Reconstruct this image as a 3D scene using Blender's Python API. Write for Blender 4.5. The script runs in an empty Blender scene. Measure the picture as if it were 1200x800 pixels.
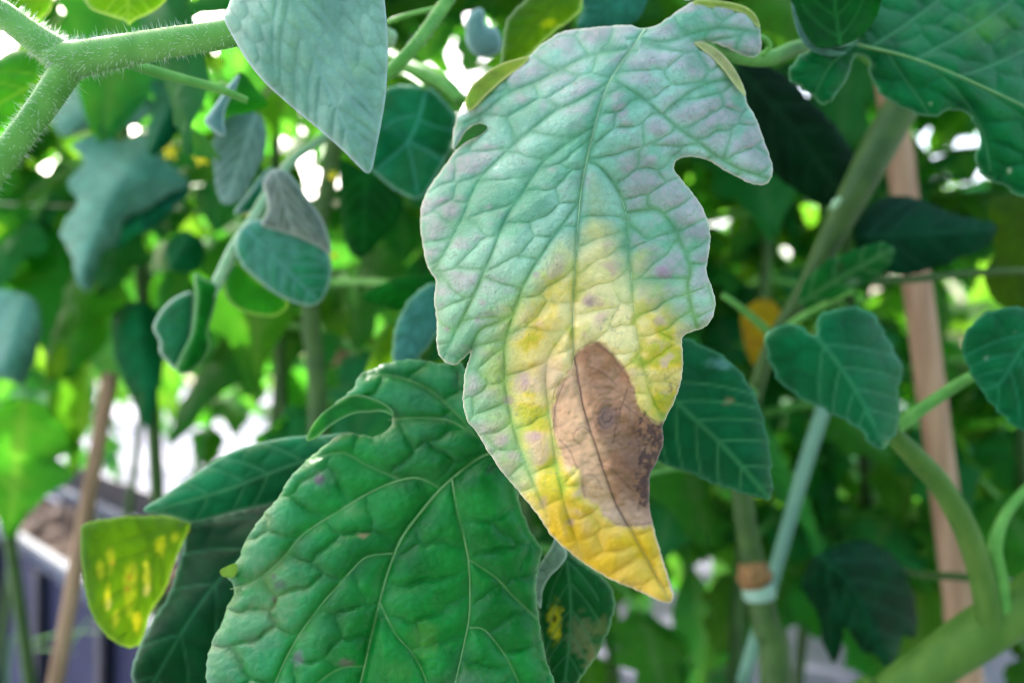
import bpy, math, random
import numpy as np
from mathutils import Vector, Matrix, Euler

# ------------------------------------------------------------------ camera, sky, sun, exposure
S = bpy.context.scene
COL = S.collection
F, CZ = 942.0, 0.75                      # focal length in 1/1200 of the frame width, camera height (m)
cam_d = bpy.data.cameras.new("camera")
cam = bpy.data.objects.new("camera", cam_d); COL.objects.link(cam)
cam.location = (0, 0, CZ); cam.rotation_euler = (math.radians(90), 0, 0)
cam_d.sensor_width = 36.0; cam_d.lens = 36.0 * F / 1200.0
cam_d.clip_start = 0.01; cam_d.clip_end = 2000
cam_d.dof.use_dof = True; cam_d.dof.focus_distance = 0.222; cam_d.dof.aperture_fstop = 6.4
S.camera = cam

SUN_DIR = Vector((-0.42, 0.62, 0.70)).normalized()      # towards the sun
sun_el = math.asin(SUN_DIR.z); sun_az = math.atan2(SUN_DIR.x, SUN_DIR.y)
w = bpy.data.worlds.new("World"); S.world = w; w.use_nodes = True
nt = w.node_tree; bg = nt.nodes["Background"]
sky = nt.nodes.new("ShaderNodeTexSky"); sky.sky_type = 'NISHITA'; sky.sun_disc = False
sky.sun_elevation = sun_el; sky.sun_rotation = sun_az
sky.air_density = 1.0; sky.dust_density = 6.0; sky.ozone_density = 0.5
nt.links.new(sky.outputs[0], bg.inputs[0]); bg.inputs[1].default_value = 0.15
sl = bpy.data.lights.new("sun", 'SUN'); sl.energy = 2.4; sl.angle = math.radians(0.5); sl.color = (1, 0.95, 0.86)
so = bpy.data.objects.new("sun", sl); COL.objects.link(so)
so.rotation_euler = SUN_DIR.to_track_quat('Z', 'Y').to_euler()
S.view_settings.view_transform = 'Standard'; S.view_settings.look = 'None'
S.view_settings.exposure = 2.62; S.view_settings.gamma = 1.0
S.render.engine = 'CYCLES'
S.cycles.max_bounces = 8; S.cycles.diffuse_bounces = 4; S.cycles.transmission_bounces = 6
S.cycles.use_denoising = True
S.cycles.filter_width = 1.0
S.cycles.sample_clamp_indirect = 8.0

rnd = random.Random(7)
def P(x, y, d):                          # a point seen at (x, y) of the 1200x800 frame, d metres away
    return Vector(((x - 600) / F * d, d, CZ - (y - 400) / F * d))
def lin(c):
    c = np.asarray(c, dtype=np.float32) / 255.0
    return np.where(c <= 0.04045, c / 12.92, ((c + 0.055) / 1.055) ** 2.4)

# ------------------------------------------------------------------ numpy helpers
def h2(ix, iy, s):
    n = (ix.astype(np.int64) * 374761393 + iy.astype(np.int64) * 668265263 + s * 1442695041) & 0xFFFFFFFF
    n = ((n ^ (n >> 13)) * 1274126177) & 0xFFFFFFFF
    n = n ^ (n >> 16)
    return (n & 0xFFFFFF).astype(np.float32) / 0xFFFFFF
def noise(x, y, s=0):
    ix = np.floor(x).astype(np.int64); iy = np.floor(y).astype(np.int64)
    fx = x - ix; fy = y - iy
    fx = fx * fx * (3 - 2 * fx); fy = fy * fy * (3 - 2 * fy)
    a = h2(ix, iy, s); b = h2(ix + 1, iy, s); c = h2(ix, iy + 1, s); d = h2(ix + 1, iy + 1, s)
    return a + (b - a) * fx + (c - a) * fy + (a - b - c + d) * fx * fy
def fbm(x, y, s=0, o=3):
    v = 0; a = 0.5; t = 0
    for i in range(o):
        v = v + a * noise(x * 2 ** i + 17 * i, y * 2 ** i - 9 * i, s + i); t += a; a *= 0.5
    return v / t
def sst(a, b, x):
    t = np.clip((x - a) / (b - a), 0, 1); return t * t * (3 - 2 * t)
def mix(a, b, w):
    return a + (b - a) * w[:, None]
def worley(x, y, s=0):                   # distance to the edge of small jittered cells
    ix = np.floor(x).astype(np.int64); iy = np.floor(y).astype(np.int64)
    f1 = np.full(x.shape, 9., np.float32); f2 = f1.copy()
    for a in (-1, 0, 1):
        for b in (-1, 0, 1):
            d = np.hypot(ix + a + h2(ix + a, iy + b, s) - x, iy + b + h2(ix + a, iy + b, s + 9) - y)
            lt = d < f1; f2 = np.where(lt, f1, np.minimum(f2, d)); f1 = np.where(lt, d, f1)
    return (f2 - f1) * 0.5
def catmull(pts, sub=4, closed=True):
    p = np.asarray(pts, dtype=np.float64); n = len(p); out = []
    rng = range(n) if closed else range(n - 1)
    for i in rng:
        if closed: p0, p1, p2, p3 = p[i - 1], p[i], p[(i + 1) % n], p[(i + 2) % n]
        else: p0, p1, p2, p3 = p[max(i - 1, 0)], p[i], p[i + 1], p[min(i + 2, n - 1)]
        for k in range(sub):
            t = k / sub
            out.append(0.5 * ((2 * p1) + (-p0 + p2) * t + (2 * p0 - 5 * p1 + 4 * p2 - p3) * t * t + (-p0 + 3 * p1 - 3 * p2 + p3) * t ** 3))
    if not closed: out.append(p[-1])
    return np.array(out)
def polydist(x, y, poly, closed=False):  # distance, signed side, nearest point
    best = np.full(x.shape, 1e9, np.float32); side = np.zeros(x.shape, np.float32)
    nx = np.zeros(x.shape, np.float32); ny = np.zeros(x.shape, np.float32)
    n = len(poly)
    for i in range(n if closed else n - 1):
        ax, ay = poly[i]; bx, by = poly[(i + 1) % n]
        dx, dy = bx - ax, by - ay; L = dx * dx + dy * dy + 1e-9
        t = ((x - ax) * dx + (y - ay) * dy) / L
        tc = np.clip(t, 0, 1)
        px = ax + tc * dx; py = ay + tc * dy
        d = (x - px) ** 2 + (y - py) ** 2
        m = d < best
        best = np.where(m, d, best)
        side = np.where(m, np.sign((x - ax) * dy - (y - ay) * dx), side)
        nx = np.where(m, px, nx); ny = np.where(m, py, ny)
    return np.sqrt(best), side, nx, ny
def inside(x, y, poly):
    c = np.zeros(x.shape, bool); n = len(poly)
    for i in range(n):
        ax, ay = poly[i]; bx, by = poly[(i + 1) % n]
        if ay == by: continue
        c ^= ((ay > y) != (by > y)) & (x < (bx - ax) * (y - ay) / (by - ay) + ax)
    return c

# ------------------------------------------------------------------ objects
WORLD = {}
def link(o, parent=None, origin=None):
    COL.objects.link(o)
    org = Vector(origin) if origin is not None else Vector((0, 0, 0))
    WORLD[o.name] = org
    if parent is not None:
        o.parent = parent; o.location = org - WORLD[parent.name]
    else: o.location = org
    return o
def thing(name, label, cat, loc, group=None):
    o = bpy.data.objects.new(name, None); o.empty_display_size = 0.05
    link(o, None, loc); o['label'] = label; o['category'] = cat
    if group: o['group'] = group
    return o
def tag(o, label, cat, group=None):
    o['label'] = label; o['category'] = cat
    if group: o['group'] = group
    return o
def mesh_obj(name, verts, faces, mat, parent=None, origin=None, col=None, smooth=True):
    verts = np.asarray(verts, dtype=np.float64)
    if origin is None: origin = verts.mean(0)
    me = bpy.data.meshes.new(name)
    lv = (verts - np.asarray(origin)).astype(np.float32)
    if isinstance(faces, np.ndarray) and faces.ndim == 2:
        k = faces.shape[1]
        me.vertices.add(len(lv)); me.vertices.foreach_set('co', lv.ravel())
        me.loops.add(faces.size); me.loops.foreach_set('vertex_index', faces.ravel().astype(np.int32))
        me.polygons.add(len(faces)); me.polygons.foreach_set('loop_start', (np.arange(len(faces)) * k).astype(np.int32))
        me.update(calc_edges=True)
    else:
        me.from_pydata([tuple(v) for v in lv], [], [tuple(f) for f in faces])
    if smooth: me.polygons.foreach_set('use_smooth', np.ones(len(me.polygons), bool))
    if col is not None:
        a = me.attributes.new('Col', 'FLOAT_COLOR', 'POINT')
        c4 = np.ones((len(lv), 4), np.float32); c4[:, :3] = col
        a.data.foreach_set('color', c4.ravel())
    me.validate()
    me.materials.append(mat)
    o = bpy.data.objects.new(name, me)
    return link(o, parent, origin)
def tube_geo(pts, radii, seg=10, sub=4, cap=True):
    pts = np.array([list(p) for p in pts], dtype=np.float64)
    radii = np.asarray(radii if hasattr(radii, '__len__') else [radii] * len(pts), dtype=np.float64)
    if sub > 1 and len(pts) > 2:
        pr = catmull(np.hstack([pts, radii[:, None]]), sub, False); pts, radii = pr[:, :3], pr[:, 3]
    n = len(pts); tan = np.gradient(pts, axis=0); tan /= np.linalg.norm(tan, axis=1)[:, None] + 1e-12
    ref = np.array([0.13, 0.98, 0.1]);
    if abs(tan.mean(0) @ ref) > 0.9: ref = np.array([1.0, 0.1, 0.1])
    a = np.cross(tan, ref); a /= np.linalg.norm(a, axis=1)[:, None]; b = np.cross(tan, a)
    th = np.linspace(0, 2 * math.pi, seg, endpoint=False)
    V = (pts[:, None, :] + radii[:, None, None] * (np.cos(th)[None, :, None] * a[:, None, :] + np.sin(th)[None, :, None] * b[:, None, :])).reshape(-1, 3)
    fs = []
    for i in range(n - 1):
        for k in range(seg):
            k2 = (k + 1) % seg
            fs.append((i * seg + k, i * seg + k2, (i + 1) * seg + k2, (i + 1) * seg + k))
    if cap:
        fs.append(tuple(range(seg - 1, -1, -1))); fs.append(tuple((n - 1) * seg + k for k in range(seg)))
    return V, fs
def tube(name, pts, radii, mat, parent=None, seg=10, sub=4, origin=None, label=None):
    V, fs = tube_geo(pts, radii, seg, sub)
    o = mesh_obj(name, V, fs, mat, parent, origin if origin is not None else V[:seg].mean(0))
    if label: o['label'] = label
    return o
def px_tube(name, pts, mat, parent=None, seg=12, sub=5, label=None):   # pts: (x, y, depth, radius in px)
    return tube(name, [P(x, y, d) for x, y, d, r in pts], [r * d / F for x, y, d, r in pts], mat, parent, seg, sub, label=label)

# ------------------------------------------------------------------ materials
def new_mat(name):
    m = bpy.data.materials.new(name); m.use_nodes = True
    t = m.node_tree; b = t.nodes['Principled BSDF']; return m, t, b
def leaf_mat(name, rough=0.42, spec=0.5, trans=0.3, bump=0.25, vary=0.0, tint=(0.85, 1.0, 0.16), coat=0.0, scale=900, sheen=0.0):
    m, t, b = new_mat(name); N = t.nodes.new; L = t.links.new
    at = N('ShaderNodeAttribute'); at.attribute_name = 'Col'
    tc = N('ShaderNodeTexCoord')
    no = N('ShaderNodeTexNoise'); no.inputs['Scale'].default_value = scale; no.inputs['Detail'].default_value = 4
    L(tc.outputs['Object'], no.inputs['Vector'])
    no2 = N('ShaderNodeTexNoise'); no2.inputs['Scale'].default_value = scale * 0.12; no2.inputs['Detail'].default_value = 5
    L(tc.outputs['Object'], no2.inputs['Vector'])
    hsv = N('ShaderNodeHueSaturation')
    L(at.outputs['Color'], hsv.inputs['Color'])
    mr = N('ShaderNodeMapRange'); mr.inputs['From Min'].default_value = 0.3; mr.inputs['From Max'].default_value = 0.7
    mr.inputs['To Min'].default_value = 0.86; mr.inputs['To Max'].default_value = 1.14
    L(no2.outputs['Fac'], mr.inputs['Value'])
    val = mr.outputs[0]
    if vary:
        oi = N('ShaderNodeObjectInfo')
        mv = N('ShaderNodeMapRange'); mv.inputs['To Min'].default_value = 1 - vary; mv.inputs['To Max'].default_value = 1 + vary
        L(oi.outputs['Random'], mv.inputs['Value'])
        mu = N('ShaderNodeMath'); mu.operation = 'MULTIPLY'; L(val, mu.inputs[0]); L(mv.outputs[0], mu.inputs[1]); val = mu.outputs[0]
        mh = N('ShaderNodeMapRange'); mh.inputs['To Min'].default_value = 0.5 + 0.035; mh.inputs['To Max'].default_value = 0.5 - 0.045
        fr = N('ShaderNodeMath'); fr.operation = 'FRACT'
        m7 = N('ShaderNodeMath'); m7.operation = 'MULTIPLY'; m7.inputs[1].default_value = 7.31
        L(oi.outputs['Random'], m7.inputs[0]); L(m7.outputs[0], fr.inputs[0]); L(fr.outputs[0], mh.inputs['Value']); L(mh.outputs[0], hsv.inputs['Hue'])
    L(val, hsv.inputs['Value'])
    L(hsv.outputs[0], b.inputs['Base Color'])
    b.inputs['Specular IOR Level'].default_value = spec
    rr = N('ShaderNodeMapRange'); rr.inputs['To Min'].default_value = rough - 0.1; rr.inputs['To Max'].default_value = rough + 0.1
    L(no2.outputs['Fac'], rr.inputs['Value']); L(rr.outputs[0], b.inputs['Roughness'])
    if coat: b.inputs['Coat Weight'].default_value = coat; b.inputs['Coat Roughness'].default_value = 0.3
    if sheen: b.inputs['Sheen Weight'].default_value = sheen; b.inputs['Sheen Roughness'].default_value = 0.4
    bp = N('ShaderNodeBump'); bp.inputs['Strength'].default_value = bump; bp.inputs['Distance'].default_value = 0.0004
    L(no.outputs['Fac'], bp.inputs['Height']); L(bp.outputs[0], b.inputs['Normal'])
    if trans:
        g = N('ShaderNodeGamma'); g.inputs['Gamma'].default_value = 0.55; L(hsv.outputs[0], g.inputs['Color'])
        mx = N('ShaderNodeMix'); mx.data_type = 'RGBA'; mx.blend_type = 'MULTIPLY'; mx.inputs['Factor'].default_value = 1
        L(g.outputs[0], mx.inputs['A']); mx.inputs['B'].default_value = (*tint, 1)
        tr = N('ShaderNodeBsdfTranslucent'); L(mx.outputs['Result'], tr.inputs['Color'])
        ms = N('ShaderNodeMixShader'); ms.inputs[0].default_value = trans
        L(b.outputs[0], ms.inputs[1]); L(tr.outputs[0], ms.inputs[2])
        L(ms.outputs[0], t.nodes['Material Output'].inputs['Surface'])
    return m
def plain_mat(name, c1, c2, scale=40, rough=0.6, bump=0.2, dist=0.001, stretch=(1, 1, 1), spec=0.4, detail=5, metal=0.0):
    m, t, b = new_mat(name); N = t.nodes.new; L = t.links.new
    tc = N('ShaderNodeTexCoord'); mp = N('ShaderNodeMapping'); mp.inputs['Scale'].default_value = stretch
    L(tc.outputs['Object'], mp.inputs['Vector'])
    no = N('ShaderNodeTexNoise'); no.inputs['Scale'].default_value = scale; no.inputs['Detail'].default_value = detail
    L(mp.outputs[0], no.inputs['Vector'])
    cr = N('ShaderNodeValToRGB'); cr.color_ramp.elements[0].position = 0.32; cr.color_ramp.elements[1].position = 0.68
    cr.color_ramp.elements[0].color = (*lin(c1), 1); cr.color_ramp.elements[1].color = (*lin(c2), 1)
    L(no.outputs['Fac'], cr.inputs[0]); L(cr.outputs[0], b.inputs['Base Color'])
    b.inputs['Roughness'].default_value = rough; b.inputs['Specular IOR Level'].default_value = spec; b.inputs['Metallic'].default_value = metal
    bp = N('ShaderNodeBump'); bp.inputs['Strength'].default_value = bump; bp.inputs['Distance'].default_value = dist
    L(no.outputs['Fac'], bp.inputs['Height']); L(bp.outputs[0], b.inputs['Normal'])
    return m
M_main = leaf_mat('pale_leaf', rough=0.48, spec=0.2, trans=0.08, bump=0.9, scale=1100)
M_les = leaf_mat('dried_leaf', rough=0.75, spec=0.2, trans=0.06, bump=0.6, scale=700)
M_dark = leaf_mat('glossy_green_leaf', rough=0.42, spec=0.08, trans=0.14, bump=0.55, scale=900)
M_gloss = leaf_mat('shiny_green_leaf', rough=0.30, spec=0.2, trans=0.10, bump=0.55, scale=900)
M_blue = leaf_mat('downy_leaf', rough=0.55, spec=0.2, trans=0.15, bump=0.4, scale=1200, sheen=0.1)
M_lime = leaf_mat('thin_leaf', rough=0.5, spec=0.15, trans=0.55, bump=0.25)
M_mid = leaf_mat('green_leaf', rough=0.45, spec=0.08, trans=0.3, bump=0.25, scale=700)
M_bg = leaf_mat('row_leaf', rough=0.45, spec=0.1, trans=0.45, bump=0.2, vary=0.3, scale=300)
M_stem = plain_mat('green_stem', (82, 144, 58), (108, 166, 76), 120, 0.5, 0.3, 0.0006, spec=0.25)
M_stemd = plain_mat('dull_green_stem', (44, 78, 26), (68, 100, 38), 70, 0.55, 0.2, 0.0005)
M_stemm = plain_mat('olive_green_stem', (64, 104, 34), (92, 126, 50), 90, 0.55, 0.4, 0.0008, (1, 1, .4), 0.2)
M_vein = plain_mat('vein', (92, 140, 78), (112, 156, 92), 200, 0.5, 0.1, 0.0002)
M_veinp = plain_mat('pale_vein', (132, 176, 128), (164, 194, 148), 200, 0.5, 0.1, 0.0002)
M_hair = plain_mat('stem_hair', (190, 210, 180), (225, 235, 215), 200, 0.5, 0.0)
M_bamboo = plain_mat('bamboo', (142, 106, 80), (188, 152, 120), 110, 0.65, 0.5, 0.0008, (1, 1, 0.06), 0.2)
M_bamboo2 = plain_mat('old_bamboo', (124, 96, 70), (170, 138, 106), 110, 0.65, 0.5, 0.0008, (1, 1, 0.06), 0.2)
M_rod = plain_mat('green_plastic_rod', (92, 140, 112), (116, 158, 132), 30, 0.35, 0.05)
M_film = plain_mat('white_mulch_film', (100, 102, 118), (130, 132, 146), 7, 0.8, 0.8, 0.02, (1.0, 3.2, 1), 0.08)
M_panel = plain_mat('grey_planter_panel', (44, 46, 70), (60, 62, 88), 9, 0.7, 0.1, spec=0.1)
M_rail = plain_mat('galvanised_rail', (56, 64, 80), (78, 86, 102), 14, 0.6, 0.1, spec=0.15)
M_post = plain_mat('black_plastic', (16, 20, 34), (30, 36, 54), 12, 0.45, 0.1)
M_soil = plain_mat('dark_soil', (42, 32, 30), (96, 76, 66), 60, 0.9, 1.0, 0.01, detail=8)
M_clip = plain_mat('pale_clip', (120, 160, 138), (150, 184, 160), 30, 0.35, 0.05)
M_twine = plain_mat('twine', (150, 160, 130), (180, 186, 150), 200, 0.8, 0.3)
M_graft = plain_mat('graft_scar', (112, 84, 46), (160, 116, 70), 180, 0.8, 0.6)
M_petal = plain_mat('yellow_petal', (226, 208, 10), (240, 226, 40), 60, 0.5, 0.1)

# ------------------------------------------------------------------ traced leaf blades
def auto_veins(mid, n=6, reach=120, ang=52, curve=0.55):
    mid = catmull(mid, 6, False); L = np.cumsum(np.r_[0, np.hypot(*np.diff(mid, axis=0).T)]); out = []
    for i in range(n):
        t = (i + 0.35) / (n + 0.3); k = int(np.searchsorted(L, t * L[-1])); k = min(max(k, 1), len(mid) - 2)
        d = mid[k + 1] - mid[k - 1]; d /= np.hypot(*d) + 1e-9
        for s in (-1, 1):
            pts = []; p = mid[k].copy(); a = math.radians(ang) * s
            for q in range(9):
                pts.append(p.copy())
                aa = a * (1 - curve * q / 8)
                p = p + reach / 8 * np.array([d[0] * math.cos(aa) - d[1] * math.sin(aa), d[0] * math.sin(aa) + d[1] * math.cos(aa)])
            out.append(np.array(pts))
    return mid, out
class Blade:
    """a leaf blade: outline, vein network and a smooth depth sheet"""
    def __init__(s, outline, z0, grad=(0, 0), mid=None, lats=None, auto=None, sub=4, step=3.0, puff=0.001, cell=(30, 30, 0.0), vw=6.0,
                 bend=None, curl=0.0, curlw=14, seed=1, follow=None, off=0.0, ser=0.0):
        s.poly = catmull(outline, sub)
        if ser:
            L = np.r_[0, np.cumsum(np.hypot(*np.diff(np.vstack([s.poly, s.poly[:1]]), axis=0).T))]; n_ = max(int(L[-1] / 3), 12); t = np.linspace(0, L[-1], n_, endpoint=False)
            pp = np.vstack([s.poly, s.poly[:1]]); p2 = np.stack([np.interp(t, L, pp[:, 0]), np.interp(t, L, pp[:, 1])], 1)
            tn = np.roll(p2, -1, 0) - np.roll(p2, 1, 0); tn /= np.hypot(*tn.T)[:, None] + 1e-9
            u = t / (ser * 11) + 1.6 * noise(t / (ser * 20), t * 0, seed); saw = (u % 1) ** 1.5
            s.poly = p2 + np.stack([tn[:, 1], -tn[:, 0]], 1) * (ser * (saw + 1.2 * noise(t / (ser * 9), t * 0, seed + 3) - .9))[:, None] * (1 if np.sum(pp[:-1, 0] * pp[1:, 1] - pp[1:, 0] * pp[:-1, 1]) > 0 else -1)
        s.z0 = z0; s.grad = grad; s.step = step; s.puff = puff; s.vw = vw; s.bend = bend
        s.curl = curl; s.curlw = curlw; s.seed = seed; s.follow = follow; s.off = off
        if follow is not None: s.z0 = z0 = float(follow.sheet(np.array([s.poly[:, 0].mean()]), np.array([s.poly[:, 1].mean()]))[0])
        s.c = s.poly.mean(0)
        s.mid = None; s.lats = []
        if mid is not None:
            if auto:
                s.mid, s.lats = auto_veins(mid, *auto)
            else: s.mid = catmull(mid, 5, False)
        if lats: s.lats = s.lats + [catmull(l, 4, False) if len(l) > 2 else np.array(l, float) for l in lats]
        r = np.random.RandomState(seed); cw, ch, ca = cell; s.ca = ca; s.cw = cw; s.ch = ch
        lo = s.poly.min(0) - 20; hi = s.poly.max(0) + 20
        dg = np.hypot(*(hi - lo)); g = []
        nx_ = int(dg / cw) + 2; ny_ = int(dg / ch) + 2
        cx, cy = (lo + hi) / 2
        for i in range(-nx_ // 2, nx_ // 2 + 1):
            for j in range(-ny_ // 2, ny_ // 2 + 1):
                u = (i + (0.5 if j % 2 else 0) + r.uniform(-0.33, 0.33)) * cw; v = (j + r.uniform(-0.28, 0.28)) * ch
                g.append((cx + u * math.cos(ca) - v * math.sin(ca), cy + u * math.sin(ca) + v * math.cos(ca)))
        g = np.array(g); m = np.all((g > lo) & (g < hi), axis=1)
        s.seeds = g[m]
        s.seedkey = s.key(s.seeds[:, 0], s.seeds[:, 1])
    def side_of(s, x, y, l):             # side of a vein, 0 beyond its ends
        d, sd, nx, ny = polydist(x, y, l)
        end = ((np.abs(nx - l[0][0]) + np.abs(ny - l[0][1])) < 1e-3) | ((np.abs(nx - l[-1][0]) + np.abs(ny - l[-1][1])) < 1e-3)
        return d, np.where(end, 0, sd).astype(np.int8), sd
    def key(s, x, y):
        return np.array([s.side_of(x, y, l)[1] for l in ([s.mid] if s.mid is not None else []) + s.lats] or [np.zeros(len(x), np.int8)])
    def veins(s, x, y):                  # distance to midrib, to laterals, to the fine network, side of the midrib
        dm = np.full(x.shape, 999., np.float32); side = np.zeros(x.shape, np.float32)
        dl = np.full(x.shape, 999., np.float32); K = []
        if s.mid is not None: dm, k, side = s.side_of(x, y, s.mid); K.append(k)
        for l in s.lats:
            d, k, _ = s.side_of(x, y, l); dl = np.minimum(dl, d); K.append(k)
        K = np.array(K or [np.zeros(len(x), np.int8)])
        wx = x + .3 * s.ch * (fbm(x / 20, y / 20, 5, 2) - 0.5); wy = y + .3 * s.ch * (fbm(x / 20, y / 20, 6, 2) - 0.5)
        c, sn = math.cos(s.ca), math.sin(s.ca); asp = s.cw / s.ch
        f1 = np.full(x.shape, 1e9, np.float32); f2 = f1.copy(); idx = np.zeros(x.shape, np.int32)
        for i, (sx, sy) in enumerate(s.seeds):
            dx = wx - sx; dy = wy - sy
            q = np.nonzero(np.abs(dx) + np.abs(dy) < 3.2 * max(s.cw, s.ch))[0]
            if not len(q): continue
            u = (dx[q] * c + dy[q] * sn) / asp; v = -dx[q] * sn + dy[q] * c
            d = np.sqrt(u * u + v * v) + 55.0 * np.any(K[:, q] * s.seedkey[:, i:i + 1] < 0, axis=0)
            a1 = f1[q]; a2 = f2[q]
            lt = d < a1
            f2[q] = np.where(lt, a1, np.minimum(a2, d)); idx[q] = np.where(lt, i, idx[q]); f1[q] = np.where(lt, d, a1)
        dt = np.clip((f2 - f1) * 0.5, 0, 60)
        return dm, dl, dt, side, idx
    def sheet(s, x, y, dm=None, side=None):
        if s.follow is not None:
            z = s.follow.sheet(x, y) + s.off + s.grad[0] * (x - s.c[0]) / 100 + s.grad[1] * (y - s.c[1]) / 100
            return z
        z = s.z0 + s.grad[0] * (x - s.c[0]) / 100 + s.grad[1] * (y - s.c[1]) / 100
        if s.bend is not None:
            if dm is None: dm, side = polydist(np.asarray(x, np.float32), np.asarray(y, np.float32), s.mid)[:2] if s.mid is not None else (0 * x, 0 * x)
            z = z + s.bend(x, y, dm, side)
        return z
    def eval(s, x, y):
        x = np.asarray(x, np.float32); y = np.asarray(y, np.float32)
        R = {}
        dm, dl, dt, side, idx = s.veins(x, y)
        de, _, _, _ = polydist(x, y, s.poly, True)
        p = (1 - np.exp(-np.minimum(dl, dm) / s.vw)) * (1 - 0.8 * np.exp(-dt / (s.vw * 0.8)))
        q = np.minimum(np.minimum(dl, dm), dt * 1.4); gr = np.exp(-q / 2.0)
        fs = s.cw * .23; fw = fbm(x / 9, y / 9, s.seed + 7, 2) - .5
        fine = 1 - np.exp(-worley(x / fs + .5 * fw, y / fs - .5 * fw, s.seed) * fs / 2.2)
        tiny = fbm(x / 3.2, y / 3.2, s.seed + 40, 2) - 0.5
        hgt = p - .06 * gr + 0.11 * fine * p + .06 * tiny + 0.5 * (fbm(x / 40, y / 40, s.seed, 2) - 0.5)
        R['gr'] = gr; R['f'] = fine
        z = s.sheet(x, y, dm, side)
        z = z - s.puff * hgt
        if s.curl: z = z + s.curl * np.exp(-de / s.curlw)
        R.update(dm=dm, dl=dl, dt=dt, side=side, de=de, p=p, z=z, idx=idx)
        return R
    def build(s, name, parent, mat, colour, label=None, thick=0.0, split=None, split_name=None, split_mat=None, split_label=None, base=None):
        st = s.step
        lo = s.poly.min(0) - st; hi = s.poly.max(0) + st
        gx = np.arange(lo[0], hi[0] + st, st); gy = np.arange(lo[1], hi[1] + st, st)
        X, Y = np.meshgrid(gx, gy); W = len(gx)
        x = X.ravel().astype(np.float32); y = Y.ravel().astype(np.float32)
        ins = inside(x, y, s.poly); I = ins.reshape(X.shape)
        cells = I[:-1, :-1] | I[1:, :-1] | I[:-1, 1:] | I[1:, 1:]
        ci, cj = np.nonzero(cells)
        q = np.stack([ci * W + cj, (ci + 1) * W + cj, (ci + 1) * W + cj + 1, ci * W + cj + 1], 1)
        used, inv = np.unique(q, return_inverse=True); q = inv.reshape(-1, 4)
        x = x[used]; y = y[used]; ins = ins[used]
        out = np.nonzero(~ins)[0]
        _, _, nx, ny = polydist(x[out], y[out], s.poly, True); x[out] = nx; y[out] = ny
        R = s.eval(x, y)
        c = colour(x, y, R)
        z = R['z']
        V = np.stack([(x - 600) / F * z, z, CZ - (y - 400) / F * z], 1)
        org = P(base[0], base[1], s.z0) if base is not None else None
        objs = []
        if split is not None:
            fx = x[q].mean(1); fy = y[q].mean(1); m = inside(fx, fy, split)
            parts = [(name, q[~m], mat, label), (split_name, q[m], split_mat, split_label)]
        else: parts = [(name, q, mat, label)]
        for i, (nm, qq, mt, lb) in enumerate(parts):
            us, iv = np.unique(qq, return_inverse=True); f = iv.reshape(-1, 4)
            par = parent if i == 0 else objs[0]
            o = mesh_obj(nm, V[us], f[:, ::-1], mt, par, org, col=c[us])
            if thick:
                md = o.modifiers.new('thickness', 'SOLIDIFY'); md.thickness = thick; md.offset = 0
            if lb: o['label'] = lb
            objs.append(o)
        s.obj = objs[0]
        return objs[0]
    def rib(s, name, pts, r0, r1, mat, lift=0.0002, label=None, n=30, seg=6):   # a vein lying in the groove of the blade
        p = catmull(pts, 6, False)
        L = np.cumsum(np.r_[0, np.hypot(*np.diff(p, axis=0).T)]); t = np.linspace(0, L[-1], n)
        x = np.interp(t, L, p[:, 0]); y = np.interp(t, L, p[:, 1])
        z = s.eval(x, y)['z'] - lift
        k = np.ones(5) / 5; z = np.convolve(np.pad(z, 2, mode='edge'), k, 'valid')
        pts3 = [P(a, b, c) for a, b, c in zip(x, y, z)]
        rr = np.linspace(r0, r1, n) * s.z0 / F
        V, fs = tube_geo(pts3, rr, seg, 1)
        return mesh_obj(name, V, fs, mat, s.obj, V[:seg].mean(0))

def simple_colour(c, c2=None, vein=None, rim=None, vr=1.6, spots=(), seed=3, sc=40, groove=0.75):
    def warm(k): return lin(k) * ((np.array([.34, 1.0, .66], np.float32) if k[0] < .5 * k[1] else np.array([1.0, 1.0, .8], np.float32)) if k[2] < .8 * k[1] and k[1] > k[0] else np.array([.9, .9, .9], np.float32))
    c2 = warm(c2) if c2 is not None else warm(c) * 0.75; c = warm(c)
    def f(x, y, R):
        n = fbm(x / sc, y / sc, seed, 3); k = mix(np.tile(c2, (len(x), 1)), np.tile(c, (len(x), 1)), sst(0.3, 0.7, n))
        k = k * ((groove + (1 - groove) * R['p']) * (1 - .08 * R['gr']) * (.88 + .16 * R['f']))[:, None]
        for sx, sy, ax, ay, col, wgt in sorted(spots, key=lambda q: -q[2] * q[3]):
            d = np.sqrt(((x - sx) / ax) ** 2 + ((y - sy) / ay) ** 2) + 1.0 * (fbm(x / 6, y / 6, 9, 3) - 0.5)
            k = mix(k, lin(col)[None], wgt * (1 - sst(0.3, 1.25, d)))
        if vein is not None:
            v = np.maximum(np.exp(-(R['dm'] / (vr * 1.4)) ** 2), 0.8 * np.exp(-(R['dl'] / vr) ** 2))
            k = mix(k, lin(vein)[None], v * 0.8)
        if rim is not None: k = mix(k, lin(rim)[None], np.exp(-(R['de'] / 2.0) ** 2) * 0.8)
        return np.clip(k, 0, 1)
    return f

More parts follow.
